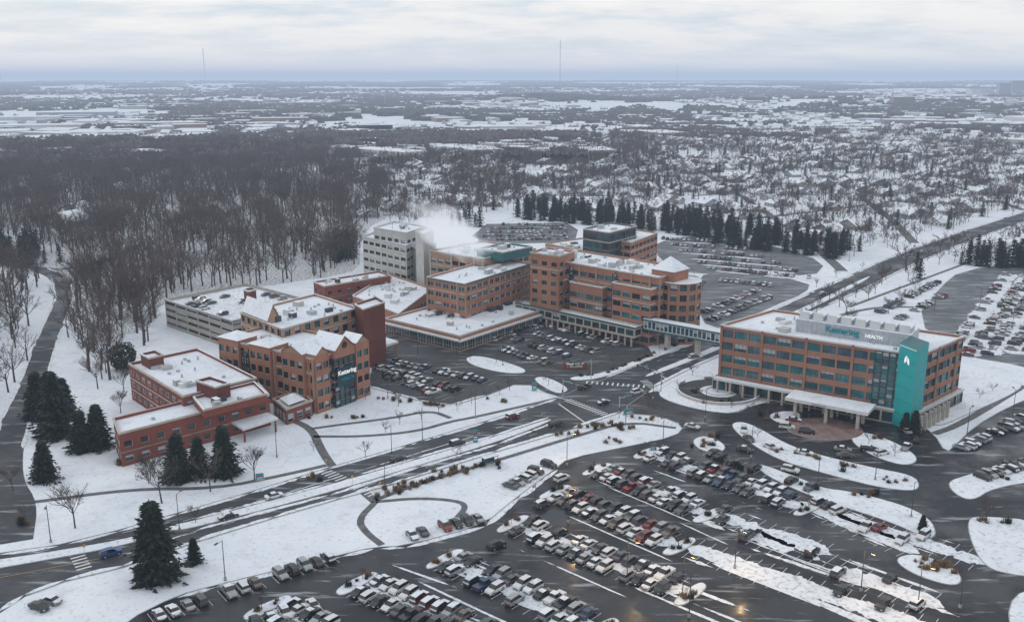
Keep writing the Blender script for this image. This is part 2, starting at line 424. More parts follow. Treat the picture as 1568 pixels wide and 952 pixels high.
for A,B in [((1075,480),(1160,445)),((1085,492),(1180,455)),((1100,430),(1200,440))]: row(A,B,.75,False,snow=0,lines=False)
for i in range(6):
    y=366+i*9; row((1012+i*14,y),(1120+i*26,y+6+i*2),.75,False,snow=0,lines=False)
    ragged(G(1016+i*14,y+3),G(1116+i*26,y+9+i*2),2.5)
for i in range(5): row((732+i*6,368-i*6),(876-i*2,366-i*5),.8,False,snow=0,lines=False)
for i in range(8):
    x=1452+i*32; y0=548-i*2;y1=420-i*3
    ragged(G(x,y0),G(x+95,y1),7.5,gap=.5); ragged(G(x+9,y0),G(x+104,y1),2.,gap=.3)
    row((x-5,y0),(x+90,y1),.4,False,snow=0,lines=False)
    if i%2: row((x+6,y0),(x+101,y1),.3,False,snow=0,lines=False)
for A,B in [((1345,480),(1440,430)),((1375,490),(1450,450)),((1470,690),(1568,640)),((1485,680),(1568,650)),((1500,735),(1600,700)),((1530,655),(1600,625))]: row(A,B,.7,False,snow=0,lines=False)
for x,y in [(851,652),(895,595),(1062,548),(1140,508),(1205,656),(1235,664),(1290,690),(1330,690),(1215,645),(700,681),(610,705),(420,762),(350,793),(1175,482),(1260,452),(1350,418),(1412,388),(975,602),(1100,530),(785,640),(170,850),(925,618)]:
    car(G(x,y),math.radians(36 if x<1200 or y<500 else -20),.08,'car_on_road')
for x,y in [(1140,690),(1210,722),(860,735),(830,775),(1060,655),(760,838)]: car(G(x,y),math.radians(-35 if x>1000 else 42),.09,'car_on_road')
for a in range(9):
    t=a/8*3.6+2.9
    c=G(1268,668); car(c+Vector((math.cos(t)*24,math.sin(t)*15)),t+1.57)
def edge(pts,w,off,gap=.25,m=None):
    q=GL(pts)
    for i in range(len(q)-1):
        d=(q[i+1]-q[i]).normalized();n=Vector((-d.y,d.x))*off
        ragged(q[i]+n,q[i+1]+n,w,.075,gap,m,.6)
edge(up[:10],1.5,-.7);edge(up[11:],1.5,-.7);edge(lo[:10],1.4,-.7);edge(lo[10:21],1.6,-.7)
edge(med[1:6],1.2,1.0,.1);edge(med[6:11],1.2,1.0,.1)
edge([(-20,858),(90,840),(270,793),(500,724),(740,653)],.35,-4.4,-.1);edge([(190,862),(300,824),(420,787),(600,736),(760,686)],.35,3.5,-.1)
edge([(560,592),(600,602),(640,614),(690,622),(745,606)],1.6,.8);edge([(270,912),(330,896),(520,850),(570,838),(620,836),(740,804),(790,762),(850,718)],1.6,-.8)
edge([(60,412),(92,425),(100,455),(72,520),(50,585),(25,640),(10,690)],1.2,4);edge([(92,425),(100,455),(72,520),(50,585),(25,640),(10,690)],1.2,-4)
# markings
def dash(A,B,w=.16,on=3,off=6,m=WHITE):
    a=G(*A);b=G(*B);d=b-a;L=d.length;d.normalize();s=0
    while s<L: line(a+d*s,a+d*min(L,s+on),w,m);s+=on+off
for A,B in [((-20,863),(260,799)),((280,820),(560,744)),((560,744),(850,655)),((280,798),(560,718)),((560,718),(835,632)),((1010,575),(1090,540)),((985,562),(1080,523))]:
    dash(A,B)
for A,B in [((250,816),(850,650)),((-20,888),(200,846))]: dash(A,B,.14,1000,0,YEL)
def zebra(A,B,wid,n,m=WHITE):
    a=G(*A);b=G(*B);d=b-a
    dn=d.normalized();nn=Vector((-dn.y,dn.x))
    for i in range(n):
        c=a+d*((i+.5)/n); line(c-nn*wid/2,c+nn*wid/2,.55,m)
zebra((498,722),(575,758),3.5,14);zebra((112,838),(130,872),3,8)
zebra((868,612),(945,642),3,18);zebra((895,585),(990,592),3,12);zebra((985,582),(1010,600),3,8);zebra((955,638),(1040,650),3,12)
for A,B in [((855,618),(900,650)),((840,606),(870,612)),((1012,575),(1035,588))]: line(G(*A),G(*B),.5)
MK.obj('painted_road_markings');SL.obj('slush_patches')
# ------------------------------------------------------------------ buildings
def facade(mb,p,q,z0,z1,fl,fh,bay,ww,sill,wh,W,gl,F=None,pil=None):
    L=(q-p).length
    if L<.1:return
    d=(q-p)/L;n=Vector((d.y,-d.x))
    def P(s,z,o=0):
        v=p+d*s+n*o; return (v.x,v.y,z)
    def rect(s0,s1,a,b,m,o=0): 
        if s1-s0>1e-3 and b-a>1e-3: mb.face([P(s0,a,o),P(s1,a,o),P(s1,b,o),P(s0,b,o)],m)
    nb=max(1,round(L/bay)) if fl else 0
    for f in range(fl):
        zb=z0+f*fh; zs=zb+sill; ze=min(zb+sill+wh,zb+fh-.05)
        rect(0,L,zb,zs,W);rect(0,L,ze,zb+fh,W)
        b=L/nb;w=min(ww,b-.3)
        for i in range(nb):
            a=i*b+(b-w)/2;c=a+w
            rect(i*b,a,zs,ze,W);rect(c,i*b+b,zs,ze,W)
            g=random.choice(gl)
            rect(a,c,zs,ze,g,-.3)
            if R()<.3 and wh<3: # blinds
                rect(a+.05,c-.05,ze-wh*U(.2,.7),ze,METG,-.27)
            mb.face([P(a,zs),P(a,ze),P(a,ze,-.3),P(a,zs,-.3)],F or W);mb.face([P(c,zs),P(c,zs,-.3),P(c,ze,-.3),P(c,ze)],F or W)
            mb.face([P(a,zs),P(a,zs,-.3),P(c,zs,-.3),P(c,zs)],STONE);mb.face([P(a,ze),P(c,ze),P(c,ze,-.3),P(a,ze,-.3)],F or W)
            if F:
                k=max(1,round(w/1.5))
                for j in range(1,k): rect(a+w*j/k-.06,a+w*j/k+.06,zs,ze,F,-.24)
                if wh>2.2: rect(a,c,zs+wh*.33,zs+wh*.33+.1,F,-.22)
    zt=z0+fl*fh
    if zt<z1: rect(0,L,zt,z1,W)
    if pil:
        for i in range(0,nb+1,pil[0]):
            s=min(max(i*L/nb,.4),L-.4); c=P(s,0,.12); mb.box(c[0],c[1],(z0+z1)/2,.8,.3,z1-z0-.1,pil[1],math.atan2(d.y,d.x))
def block(mb,fp,z0,z1,sp,W,gl,F=None,cap=STONE,roof=RSNOW,bands=True,pil=None,rtu=0,par=.7):
    fl,fh,bay,ww,sill,wh=sp
    n=len(fp)
    for i in range(n): facade(mb,fp[i],fp[(i+1)%n],z0,z1,fl,fh,bay,ww,sill,wh,W,gl,F,pil)
    o=inset(fp,-.18);q=inset(fp,.35)
    mb.walls(o,z1-.45,z1+.1,cap)
    for i in range(n):
        j=(i+1)%n
        mb.face([(*o[i],z1+.1),(*o[j],z1+.1),(*q[j],z1+.1),(*q[i],z1+.1)],SNOWI if R()<.4 else cap)
        mb.face([(*q[j],z1-par),(*q[i],z1-par),(*q[i],z1+.1),(*q[j],z1+.1)],W)
        mb.face([(*o[j],z1-.45),(*o[i],z1-.45),(*fp[i],z1-.45),(*fp[j],z1-.45)],cap)
    mb.poly(q,z1-par,roof)
    if bands and fl>1:
        b=inset(fp,-.06)
        for i in range(n):
            j=(i+1)%n
            for zz in (z0+fh,z0+fh*(fl-1)):
                mb.face([(*b[i],zz-.25),(*b[j],zz-.25),(*b[j],zz+.15),(*b[i],zz+.15)],STONE)
                mb.face([(*b[i],zz+.15),(*b[j],zz+.15),(*fp[j],zz+.15),(*fp[i],zz+.15)],STONE)
    A=fp[0];e1=fp[1]-A;e2=fp[-1]-A;ang=math.atan2(e1.y,e1.x)
    for _ in range(rtu):
        c=A+e1*U(.12,.88)+e2*U(.15,.85);h=U(.8,2.)
        mb.box(c.x,c.y,z1-par+h/2,U(1.5,4.5),U(1.3,3),h,random.choice([METG,GREYC,TRIMW,TRIMD]),ang,RSNOW if R()<.5 else None)
        c=A+e1*U(.1,.9)+e2*U(.1,.9); mb.tube((c.x,c.y,z1-par),(c.x,c.y,z1-par+1.0),.3,.3,METG,8)
        c=A+e1*U(.1,.9)+e2*U(.1,.9); mb.box(c.x,c.y,z1-par+.35,.8,.8,.7,METG,ang)
def rect3(A,B,C,z):
    a,b,c=G(*A,z),G(*B,z),G(*C,z); return [a,b,b+c-a,c]
def cen(fp):
    s=Vector((0,0))
    for p in fp:s+=p
    return s/len(fp)
def gable(mb,fp,z0,z1,W,roof=RSNOW,ov=.4):
    a,b,c,d=[Vector((*p,z0)) for p in fp]
    m1=(a+b)/2;m2=(c+d)/2;m1.z=m2.z=z1
    mb.face([a,b,m1],W);mb.face([c,d,m2],W)
    up=Vector((0,0,.12));e=(m1-m2).normalized()*ov
    mb.face([b+e+up,c-e+up,m2-e+up,m1+e+up],roof);mb.face([d-e+up,a+e+up,m1+e+up,m2-e+up],roof)
    mb.face([b+e,c-e,m2-e,m1+e],TRIMD);mb.face([d-e,a+e,m1+e,m2-e],TRIMD)
def hip(mb,fp,z0,z1,roof=RSNOW):
    c=cen(fp);k=len(fp);q=inset(fp,-.4)
    for i in range(k): mb.face([(*q[i],z0),(*q[(i+1)%k],z0),(c.x,c.y,z1)],roof)
    mb.poly(q,z0-.02,TRIMD)
def wtext(body,p,d,z,size,m,parent,out=.15,ext=.06):
    cu=bpy.data.curves.new('sign_lettering','FONT');cu.body=body;cu.size=size;cu.extrude=ext;cu.offset=size*.018
    o=bpy.data.objects.new('sign_lettering',cu);scene.collection.objects.link(o);cu.materials.append(m)
    d=d.normalized();n=Vector((d.y,-d.x));pp=p+n*out
    X=Vector((d.x,d.y,0));Y=Vector((0,0,1));Z=X.cross(Y)
    mw=Matrix((( X.x,Y.x,Z.x,pp.x),(X.y,Y.y,Z.y,pp.y),(X.z,Y.z,Z.z,z),(0,0,0,1)))
    o.parent=parent;o.matrix_parent_inverse=Matrix.Translation(-parent.location)
    o.matrix_basis=mw
    return o
# --- glazed pavilion
fp=rect3((1408,543),(1476,514),(1104,497),22);org=cen(fp)
mb=MB()
block(mb,fp,4.6,22,(4,4.15,4.6,4.1,.95,2.6),BR_O,[GT,GT,GT2,GB],TRIMD,cap=TRIMW,bands=False,pil=(3,BR_O),rtu=9)
fb=inset(fp,-1.2)
block(mb,fb,0,4.6,(1,4.2,5,4.3,.4,3.1),STONE,[GT2,GD],TRIMD,cap=TRIMW,bands=False,par=.3)
e3=(fp[0]-fp[3]);d3=e3.normalized();n3=Vector((d3.y,-d3.x));ang3=math.atan2(d3.y,d3.x)
pa=fp[3]+e3*.36+(-n3)*8;pb=fp[3]+e3*.93+(-n3)*8
pf=ccw([pa,pb,pb-n3*11,pa-n3*11]);mb.slab(pf,21.3,25.4,METG,RSNOW)
for i in range(24):
    c=pa+(pb-pa)*(i+.5)/24+n3*.05;mb.box(c.x,c.y,23.3,.12,.08,4.0,METG,ang3)
for i in range(8):
    c=pa+(pb-pa)*(.06+.125*i)-n3*4.0; mb.box(c.x,c.y,26.2,3.4,5.0,1.6,METG,ang3,RSNOW); mb.box(c.x+n3.x*2.4,c.y+n3.y*2.4,26.6,3.0,.5,2.2,TRIMW,ang3)
ft=rect3((1406,535),(1423,524),(1378,524.5),25)
mb.slab(ft,0,25,TEAL,TEALR)
ta,tb=ft[3],ft[0];td=(tb-ta).normalized();tn=Vector((td.y,-td.x));tl=(tb-ta).length
def P3(s,z,o): v=ta+td*s+tn*o;return(v.x,v.y,z)
c=ta+td*tl*.5+tn*.1;mb.box(c.x,c.y,24.4,tl*.9,.25,.3,TRIMW,math.atan2(td.y,td.x))
for i in range(1,6):
    c=ta+td*tl*.5+tn*.02; mb.box(c.x,c.y,i*4.1,tl-.1,.06,.06,TEALR,math.atan2(td.y,td.x))
cx=tl*.5
def leaf(s,z,sg,k=.72):
    pts=[(0,0),(1.2,-1.1),(1.35,.3),(1.0,1.5),(0,2.5)]
    q=[P3(s+sg*a*k,z+b*k,.2) for a,b in pts]
    mb.face(q if sg>0 else q[::-1],SIGNW)
leaf(cx-.1,20.4,-1);leaf(cx+.12,20.1,1)
ga=fp[3]+e3*.80+n3*.5;gb=fp[3]+e3*.965+n3*.5
facade(mb,ga,gb,4.6,21.5,8,2.1,2.2,2.0,.1,1.9,TRIMD,[GT,GT,GB],None)
ca=fp[3]+n3*1.3;cb=fp[3]+e3*.78+n3*1.3
mb.slab(ccw([ca,cb,cb+n3*2.6,ca+n3*2.6]),4.3,5.0,TRIMW,RSNOW)
for i in range(11):
    c=ca+(cb-ca)*(i+.3)/11+n3*2.2;mb.box(c.x,c.y,2.15,.6,.6,4.3,STONE,ang3)
ea=fp[3]+e3*.44+n3*4.2;eb=fp[3]+e3*.84+n3*4.2
mb.slab(ccw([ea,eb,eb+n3*9,ea+n3*9]),5.2,6.2,TRIMW,RSNOW)
for s in(.12,.5,.88):
    for o in(1.5,7.6):
        c=ea+(eb-ea)*s+n3*o;mb.box(c.x,c.y,2.6,.9,.9,5.2,STONE,ang3)
for i in range(7):
    c=ft[0]+(fp[1]-fp[0]).normalized()*(2+i*3.0)+Vector((1.5,-1.5)); mb.box(c.x,c.y,2.6,.9,.9,5.2,STONE,ang3)
o=mb.obj('glazed_medical_pavilion',org)
wtext('Kettering',pa+(pb-pa)*.27,d3,22.8,2.7,SIGNT,o,.35,.12);wtext('HEALTH',pa+(pb-pa)*.62,d3,22.8,1.4,SIGNW,o,.35,.12)
wtext('PAVILION',ea+(eb-ea)*.33+n3*9,d3,5.3,1.0,METG,o,.1)
# --- skywalk
mb=MB();a=G(990,487,10.5);b=G(1106,508,10.5);d=(b-a).normalized();n=Vector((d.y,-d.x))*2
q=ccw([a-n,b-n,b+n,a+n])
mb.slab(q,6.2,6.9,TEALR,TEALR);mb.slab(inset(q,-.25),10.1,10.7,TEALR,RSNOW)
for i in range(4):facade(mb,q[i],q[(i+1)%4],6.9,10.1,1,3.2,1.8,1.65,.25,2.7,TRIMW,[GB,GT2],None)
for s in(.3,.7):
    c=a+(b-a)*s;mb.box(c.x,c.y,3.1,1.4,2.2,6.2,STONE,math.atan2(d.y,d.x))
mb.obj('glazed_skywalk_bridge',(a+b)/2)
# --- front corner medical building
fp=rect3((480,549),(562,524),(335,517),17.5);mb=MB();org=cen(fp)
block(mb,fp,0,17.5,(4,4.2,4.3,2.3,1.1,2.2),BR_O,[GD,GD,GT2],TRIMD,cap=STONE,pil=(2,BR_T),rtu=4)
a,b=fp[0],fp[1];d=(b-a).normalized();n=Vector((d.y,-d.x));L=(b-a).length
p=a+d*L*.30;q=a+d*L*.68
bay=ccw([p+n*1.6,q+n*1.6,q-n*2,p-n*2])
for i in range(4):facade(mb,bay[i],bay[(i+1)%4],0,16,7,2.2,2,1.85,.1,2.0,TRIMD,[GD,GT2,GD],None)
mb.poly(bay,16,RSNOW)
gb2=ccw([p+n*1.8,q+n*1.8,q-n*9,p-n*9]);mb.walls(gb2,16,18.5,BR_O)
g=[p+n*1.8,q+n*1.8,q-n*9,p-n*9];gable(mb,g,18.5,22.5,BR_O)
cc=(p+q)/2+n*1.9
ringp=[(cc.x+d.x*math.cos(t)*1.1,cc.y+d.y*math.cos(t)*1.1,19.6+math.sin(t)*1.1) for t in[k*math.pi/6 for k in range(12)]]
mb.face(ringp,GD)
for (s0,s1) in((.0,.24),(.74,1.0)):
    g=[a+d*L*s0+n*.8,a+d*L*s1+n*.8,a+d*L*s1-n*6,a+d*L*s0-n*6]
    for k in range(4):facade(mb,g[k],g[(k+1)%4],0,18.5,4,4.2,3.4,2,1.1,2.2,BR_O,[GD,GT2],TRIMD)
    gable(mb,g,18.5,20.8,BR_T)
dl=(fp[0]-fp[3]).normalized();nl=Vector((dl.y,-dl.x));LL=(fp[0]-fp[3]).length
for s in(.02,.36,.70):
    g=[fp[3]+dl*LL*s+nl*1,fp[3]+dl*LL*(s+.22)+nl*1,fp[3]+dl*LL*(s+.22)-nl*7,fp[3]+dl*LL*s-nl*7]
    for k in range(4):facade(mb,g[k],g[(k+1)%4],0,18.3,4,4.2,3.4,2,1.1,2.2,BR_O,[GD,GT2],TRIMD)
    if s<.6: hip(mb,g,18.3,20.3)
    else: gable(mb,g,18.3,20.6,BR_T)
g=[fp[3]+dl*LL*.25+nl*.3,fp[3]+dl*LL*.35+nl*.3];facade(mb,g[0],g[1],0,15,6,2.4,1.2,1.0,.1,2.2,TRIMD,[GD],None)
f2=rect3((432,503),(548,471),(368,478),20)
block(mb,f2,0,20,(5,4,4.5,2.4,1,2.3),BR_T,[GD,GT2],TRIMD,rtu=8)
u1=f2[1]-f2[0];u2=f2[3]-f2[0]
g=[f2[0]+u2*.95,f2[0]+u2*.35,f2[0]+u2*.35+u1*.16,f2[0]+u2*.95+u1*.16]
mb.walls(ccw(g),19,20.4,BR_T);gable(mb,[g[1],g[2],g[3],g[0]],20.4,25.5,BR_T)
f3=rect3((556,473),(589,462),(543,465),22)
block(mb,f3,0,22,(0,3,3,2,1,1),BR_D,[GD],None,bands=False)
o=mb.obj('brick_medical_office_building',org)
sg=MB();c=p+(q-p)*.5
sg.box(c.x+n.x*1.85-org.x,c.y+n.y*1.85-org.y,9.8,(q-p).length*.84,.15,6.0,SIGND,math.atan2(d.y,d.x))
so=sg.obj('sign_panel');so.parent=o
wtext('Kettering',p+(q-p)*.12,d,10.4,2.0,SIGNW,o,2.0);wtext('HEALTH',p+(q-p)*.28,d,8.3,1.4,SIGNT,o,2.0)
# --- low red brick clinic
mb=MB();fp=rect3((182,663),(412,604),(173,640),9.5);org=cen(fp)
block(mb,fp,0,9.5,(2,4.0,4.6,2.2,1.2,1.6),BR_R,[GD,GT2,GD],TRIMW,cap=STONE,rtu=2)
fq=rect3((312,627),(408,602),(296,607),11.5)
block(mb,fq,9.0,11.5,(0,3,3,2,1,1),BR_R,[GD],None,rtu=3)
f2=rect3((280,606),(392,578),(197,556),12)
block(mb,f2,0,12,(3,3.7,4.6,2.4,1.1,1.7),BR_R,[GD,GT2],TRIMW,cap=STONE,rtu=7)
f4=rect3((330,592),(352,586),(300,582),15);block(mb,f4,11,15,(0,3,3,2,1,1),BR_D,[GD],None)
f4=rect3((228,548),(250,543),(215,541),15);block(mb,f4,11,15,(0,3,3,2,1,1),BR_D,[GD],None)
mb.obj('red_brick_clinic',org)
mb=MB();f5=rect3((438,626),(478,612),(418,610),5);block(mb,f5,0,5,(1,4,3,2.2,.6,2.6),BR_R,[GD],TRIMW,bands=False)
hip(mb,[x for x in inset(f5,2)],5.2,7.0)
f6=rect3((372,657),(426,640),(352,645),4.2);mb.slab(f6,3.7,4.3,TRIMW,RSNOW)
for q in inset(f6,.7): mb.box(q.x,q.y,1.85,.5,.5,3.7,BR_R)
f7=rect3((585,530),(610,522),(560,522),5);mb.slab(f7,4.2,5,TRIMW,RSNOW)
for q in inset(f7,.8): mb.box(q.x,q.y,2.1,.8,.8,4.2,BR_O)
mb.obj('entrance_porch',cen(f5))
# --- garage
mb=MB();fp=rect3((356,491),(484,462),(252,458),11.5)
block(mb,fp,0,11.5,(4,2.8,8.5,7.9,1.15,1.25),GARC,[TYRE_SHADE,GD],None,cap=GARC,bands=False,par=1.1,roof=snow_mat('deck_snow',.8,.5))  # dark panels in the openings stand in for shade inside the open decks
f4=rect3((380,446),(392,443),(373,443),17);block(mb,f4,10,17,(0,3,3,2,1,1),BR_D,[GD],None)
mb.obj('multi_storey_car_park',cen(fp))
for A,B in [((300,458),(365,480)),((330,452),(400,470)),((385,448),(450,462)),((290,466),(350,485))]: row(A,B,.4,False,z=10.4,snow=0,lines=False,zc=.05)
# --- hospital
mb=MB()
def hb(A,B,C,z,sp,W,gl=(GD,GT2),F=TRIMD,z0=0,rtu=4,cap=STONE,pil=None,bands=True):
    fp=rect3(A,B,C,z);block(mb,fp,z0,z,sp,W,list(gl),F,cap=cap,rtu=rtu,pil=pil,bands=bands);return fp
f=hb((497,438),(598,421),(480,431),10,(2,4.5,5,1.8,1.3,1.4),BR_R,rtu=4)
f=hb((610,480),(662,441),(540,452),7,(1,5,5,3,1,2.5),BR_O,rtu=8)
lowf=hb((704,514),(846,469),(590,487),6.5,(1,5,4.6,4.0,.5,3.3),BR_O,(GD,GT2,GB),TRIMW,rtu=12)
fc=inset(lowf,-1.4);mb.slab(fc,4.4,5.0,TRIMW,RSNOW)
w1=hb((712,435),(815,403),(653,424),20,(5,3.9,4.4,3.3,1.1,1.7),BR_O,(GT2,GD,GB),TRIMW,rtu=4,cap=TEALR,pil=(4,BR_T))
w2=hb((1010,425),(1052,409),(815,392),26.5,(6,4.1,4.4,3.7,1.1,2.0),BR_O,(GT,GT2,GD,GB),TRIMD,rtu=12,pil=(2,BR_T))
A,B_,D_,C=w2
dd=(A-C).normalized();nn=Vector((dd.y,-dd.x));LW=(A-C).length
for s0,s1,zt,o_ in((.04,.30,19.5,3.0),(.36,.62,19.5,3.0),(.70,.98,22.5,3.5)):
    g=[C+dd*LW*s0+nn*o_,C+dd*LW*s1+nn*o_,C+dd*LW*s1-nn*.3,C+dd*LW*s0-nn*.3]
    block(mb,g,0,zt,(int(zt//4.1),4.1,4.2,3.6,1.1,2.1),BR_O,[GT,GT2,GD],TRIMD,cap=TRIMW)
for s in(.32,.66):
    g=[C+dd*LW*s+nn*.5,C+dd*LW*(s+.035)+nn*.5];facade(mb,g[0],g[1],0,25,10,2.5,1.6,1.4,.1,2.3,TRIMD,[GT,GT2],None)
g=[C+dd*LW*(-.02)+nn*9,C+dd*LW*.93+nn*9,C+dd*LW*.93+nn*3.6,C-dd*LW*.02+nn*3.6]
block(mb,g,3.6,7.8,(1,4,4,3.4,.8,2.3),STONE,[GT2,GD],TRIMD,cap=TEALR,bands=False)
for i in range(20):
    c=g[0]+(g[1]-g[0])*(i+.5)/20-nn*.6;mb.box(c.x,c.y,1.8,.7,.7,3.6,STONE)
c=A+(B_-A)*.45-dd*1
g=[c+Vector((math.cos(t),math.sin(t)))*7.2 for t in [math.atan2(dd.y,dd.x)+math.pi/4+k*math.pi/2-math.pi for k in range(4)]]
g=ccw(g);mb.walls(g,20,28,BR_O);hip(mb,g,28,33)
c=A+(B_-A)*.5+dd*3
arc=[c+Vector((math.cos(t),math.sin(t)))*8.5 for t in[k*2*math.pi/14 for k in range(14)]]
for i in range(14):facade(mb,arc[i],arc[(i+1)%14],0,24,6,4,3.6,2.6,1.1,2.5,BR_O,[GT2,GD,GD],TRIMD)
mb.poly(arc,24,RSNOW)
g=rect3((1048,435),(1070,424),(1014,429),23);block(mb,g,0,23,(5,4.2,4,2.8,1,2.2),BR_O,[GT2,GD],TRIMD)
w0=hb((856,392),(880,384),(812,386),30,(7,4,4.4,2.6,1.2,1.8),BR_O,rtu=3)
w3=hb((738,396),(820,380),(658,383),23,(5,4.2,4.4,3.4,1.1,1.9),BR_T,(GD,GT2,GB),TRIMD,rtu=8,pil=(3,STONE))
g=hb((770,386),(815,377),(730,380),26,(0,3,3,2,1,1),TEALR,z0=22,rtu=3)
w5=hb((966,371),(1007,356),(893,359),17,(4,4,5,3.8,1.1,1.8),BR_O,(GD,GT2),TRIMD,rtu=5)
w5=hb((933,356),(974,346),(893,350),23,(5,4.4,5,4.6,.5,3.2),TRIMD,(GD,GT2),TRIMD,rtu=3)
g=hb((900,384),(965,374),(835,372),9,(2,4,6,3,1,1.6),BR_T,rtu=8)
g=hb((660,412),(735,398),(600,402),9,(2,4,6,3,1,1.6),BR_T,rtu=8)
mb.obj('brick_hospital_complex',cen(w1))
mb=MB();f=rect3((622,376),(664,357),(555,362),22)
block(mb,f,0,22,(5,4.3,5,3.8,1.3,1.6),GREYC,[GD],TRIMD,cap=GREYC,rtu=6)
g=rect3((622,356),(652,346),(572,348),27);block(mb,g,20,27,(1,5,5,3,1,2),GREYC,[GD],TRIMD,cap=GREYC,rtu=3)
g=rect3((642,382),(668,372),(626,376),20);block(mb,g,0,20,(0,4,5,3,1,2),GREYC,[GD],None,cap=GREYC)
g=rect3((648,358),(664,351),(636,354),30);block(mb,g,0,30,(0,4,5,3,1,2),GREYC,[GD],None,cap=GREYC)
mb.obj('grey_concrete_hospital_tower',cen(f))
# --- plaza wall and fountain
mb=MB();c=G(1100,600)
for r0,r1,h in((13,13.6,1.1),(4,4.5,.6)):
    for i in range(40):
        t0=2*math.pi*i/40;t1=2*math.pi*(i+1)/40
        if r0>10 and 10<i<15: continue
        q=[c+Vector((math.cos(t0),math.sin(t0)))*r0,c+Vector((math.cos(t0),math.sin(t0)))*r1,c+Vector((math.cos(t1),math.sin(t1)))*r1,c+Vector((math.cos(t1),math.sin(t1)))*r0]
        mb.slab(ccw(q),0,h,STONE,SNOWI)
arc=[c+Vector((math.cos(k*.2094),math.sin(k*.2094)))*12.9 for k in range(30)];mb.poly(arc,.27,LOT)
arc=[c+Vector((math.cos(k*.2094),math.sin(k*.2094)))*6 for k in range(30)];mb.poly(arc,.30,SNOWI)
mb.obj('round_plaza_wall',c)
mb=MB();c=G(1262,657);arc=[c+Vector((math.cos(k*.2094)*11,math.sin(k*.2094)*9)) for k in range(30)];mb.slab(arc,.03,.3,STONE,M('plaza_paving',(.22,.15,.14),.5,.4,.3));mb.obj('paved_plaza',c)
KB.obj('concrete_kerbs')
# ------------------------------------------------------------------ vegetation
def bare_tree(seed,h,nb=6,mid=5,tw=5,fin=4,tws=.10,spread=1.,tr=.018):
    rs=random.Random(seed);mb=MB()
    def rv(): return Vector((rs.uniform(-1,1),rs.uniform(-1,1),rs.uniform(-.5,1)))
    def tw_(p,d,l):
        s=d.cross(rv()).normalized()*tws*.5
        e=p+d*l
        mb.face([p-s,p+s,e],TWIG)
    th=h*.42
    top=Vector((rs.uniform(-.3,.3),rs.uniform(-.3,.3),th))
    mb.tube((0,0,-.2),top,h*tr,h*tr*.6,BARK,5)
    for i in range(nb):
        t=rs.uniform(.55,1);p=Vector((0,0,-.2)).lerp(top,t)
        a=i*2.4+rs.uniform(-.4,.4);el=rs.uniform(.5,1.3)
        d=Vector((math.cos(a)*math.cos(el)*spread,math.sin(a)*math.cos(el)*spread,math.sin(el))).normalized()
        l=h*rs.uniform(.30,.48);e=p+d*l
        m_=p+d*l*.5+Vector((0,0,-.02*h))
        mb.tube(p,m_,h*.008,h*.006,BARK,3);mb.tube(m_,e,h*.006,h*.003,BARK,3)
        for j in range(mid):
            t=rs.uniform(.3,1);p2=p.lerp(e,t);d2=(d+rv()*.75).normalized();l2=h*rs.uniform(.12,.24);e2=p2+d2*l2
            mb.tube(p2,e2,h*.0035,h*.002,BARK,3)
            for k in range(tw):
                p3=p2.lerp(e2,rs.uniform(.3,1));d3_=(d2+rv()*.8).normalized();l3=h*rs.uniform(.06,.13)
                tw_(p3,d3_,l3);e3_=p3+d3_*l3
                for q in range(fin):
                    tw_(p3.lerp(e3_,rs.uniform(.2,1)),(d3_+rv()*.9).normalized(),h*rs.uniform(.04,.09))
    return mb.mesh('bare_tree')
def conifer(seed,h,tiers,br,wid=.26):
    rs=random.Random(seed);mb=MB();mb.tube((0,0,-.2),(0,0,h*.95),h*.02,h*.003,BARK,6)
    lob=[rs.uniform(.75,1.2) for _ in range(12)]
    for i in range(tiers):
        z=h*(.04+.94*i/tiers);rr=h*wid*(1-z/h)**.75*rs.uniform(.72,1.15)+.15
        for j in range(br):
            a=2*math.pi*(j+rs.random())/br;r=rr*rs.uniform(.6,1.2)*lob[int(a/6.2832*12)%12]
            o=Vector((math.cos(a),math.sin(a),0));s=Vector((-o.y,o.x,0))
            tip=o*r+Vector((0,0,z-r*rs.uniform(.05,.35)))
            for k in range(5):
                t=rs.uniform(.25,1);c=Vector((0,0,z)).lerp(tip,t)+Vector((0,0,rs.uniform(-.2,.2)));w=h*.035*rs.uniform(.6,1.4)
                e=c+o*w*rs.uniform(.6,1.8)+s*w*rs.uniform(-1,1)-Vector((0,0,w*rs.uniform(.1,.8)))
                mb.face([c-s*w*.5,c+s*w*.5+Vector((0,0,w*.3)),e],NEED)
                mb.face([c-o*w*.4,c+s*w*.8-Vector((0,0,w*.5)),e-s*w*.4],NEED)
    k=10
    for i in range(tiers//2):
        z=h*(.06+.9*i/(tiers//2));r=h*wid*.5*(1-z/h)**.8
        pr=[Vector((math.cos(t*.628)*r*rs.uniform(.5,1.2),math.sin(t*.628)*r*rs.uniform(.5,1.2),z-rs.uniform(0,.04)*h)) for t in range(k)]
        for t in range(k): mb.face([pr[t],pr[(t+1)%k],(0,0,z+h*.10)],NEED)
    return mb.mesh('conifer')
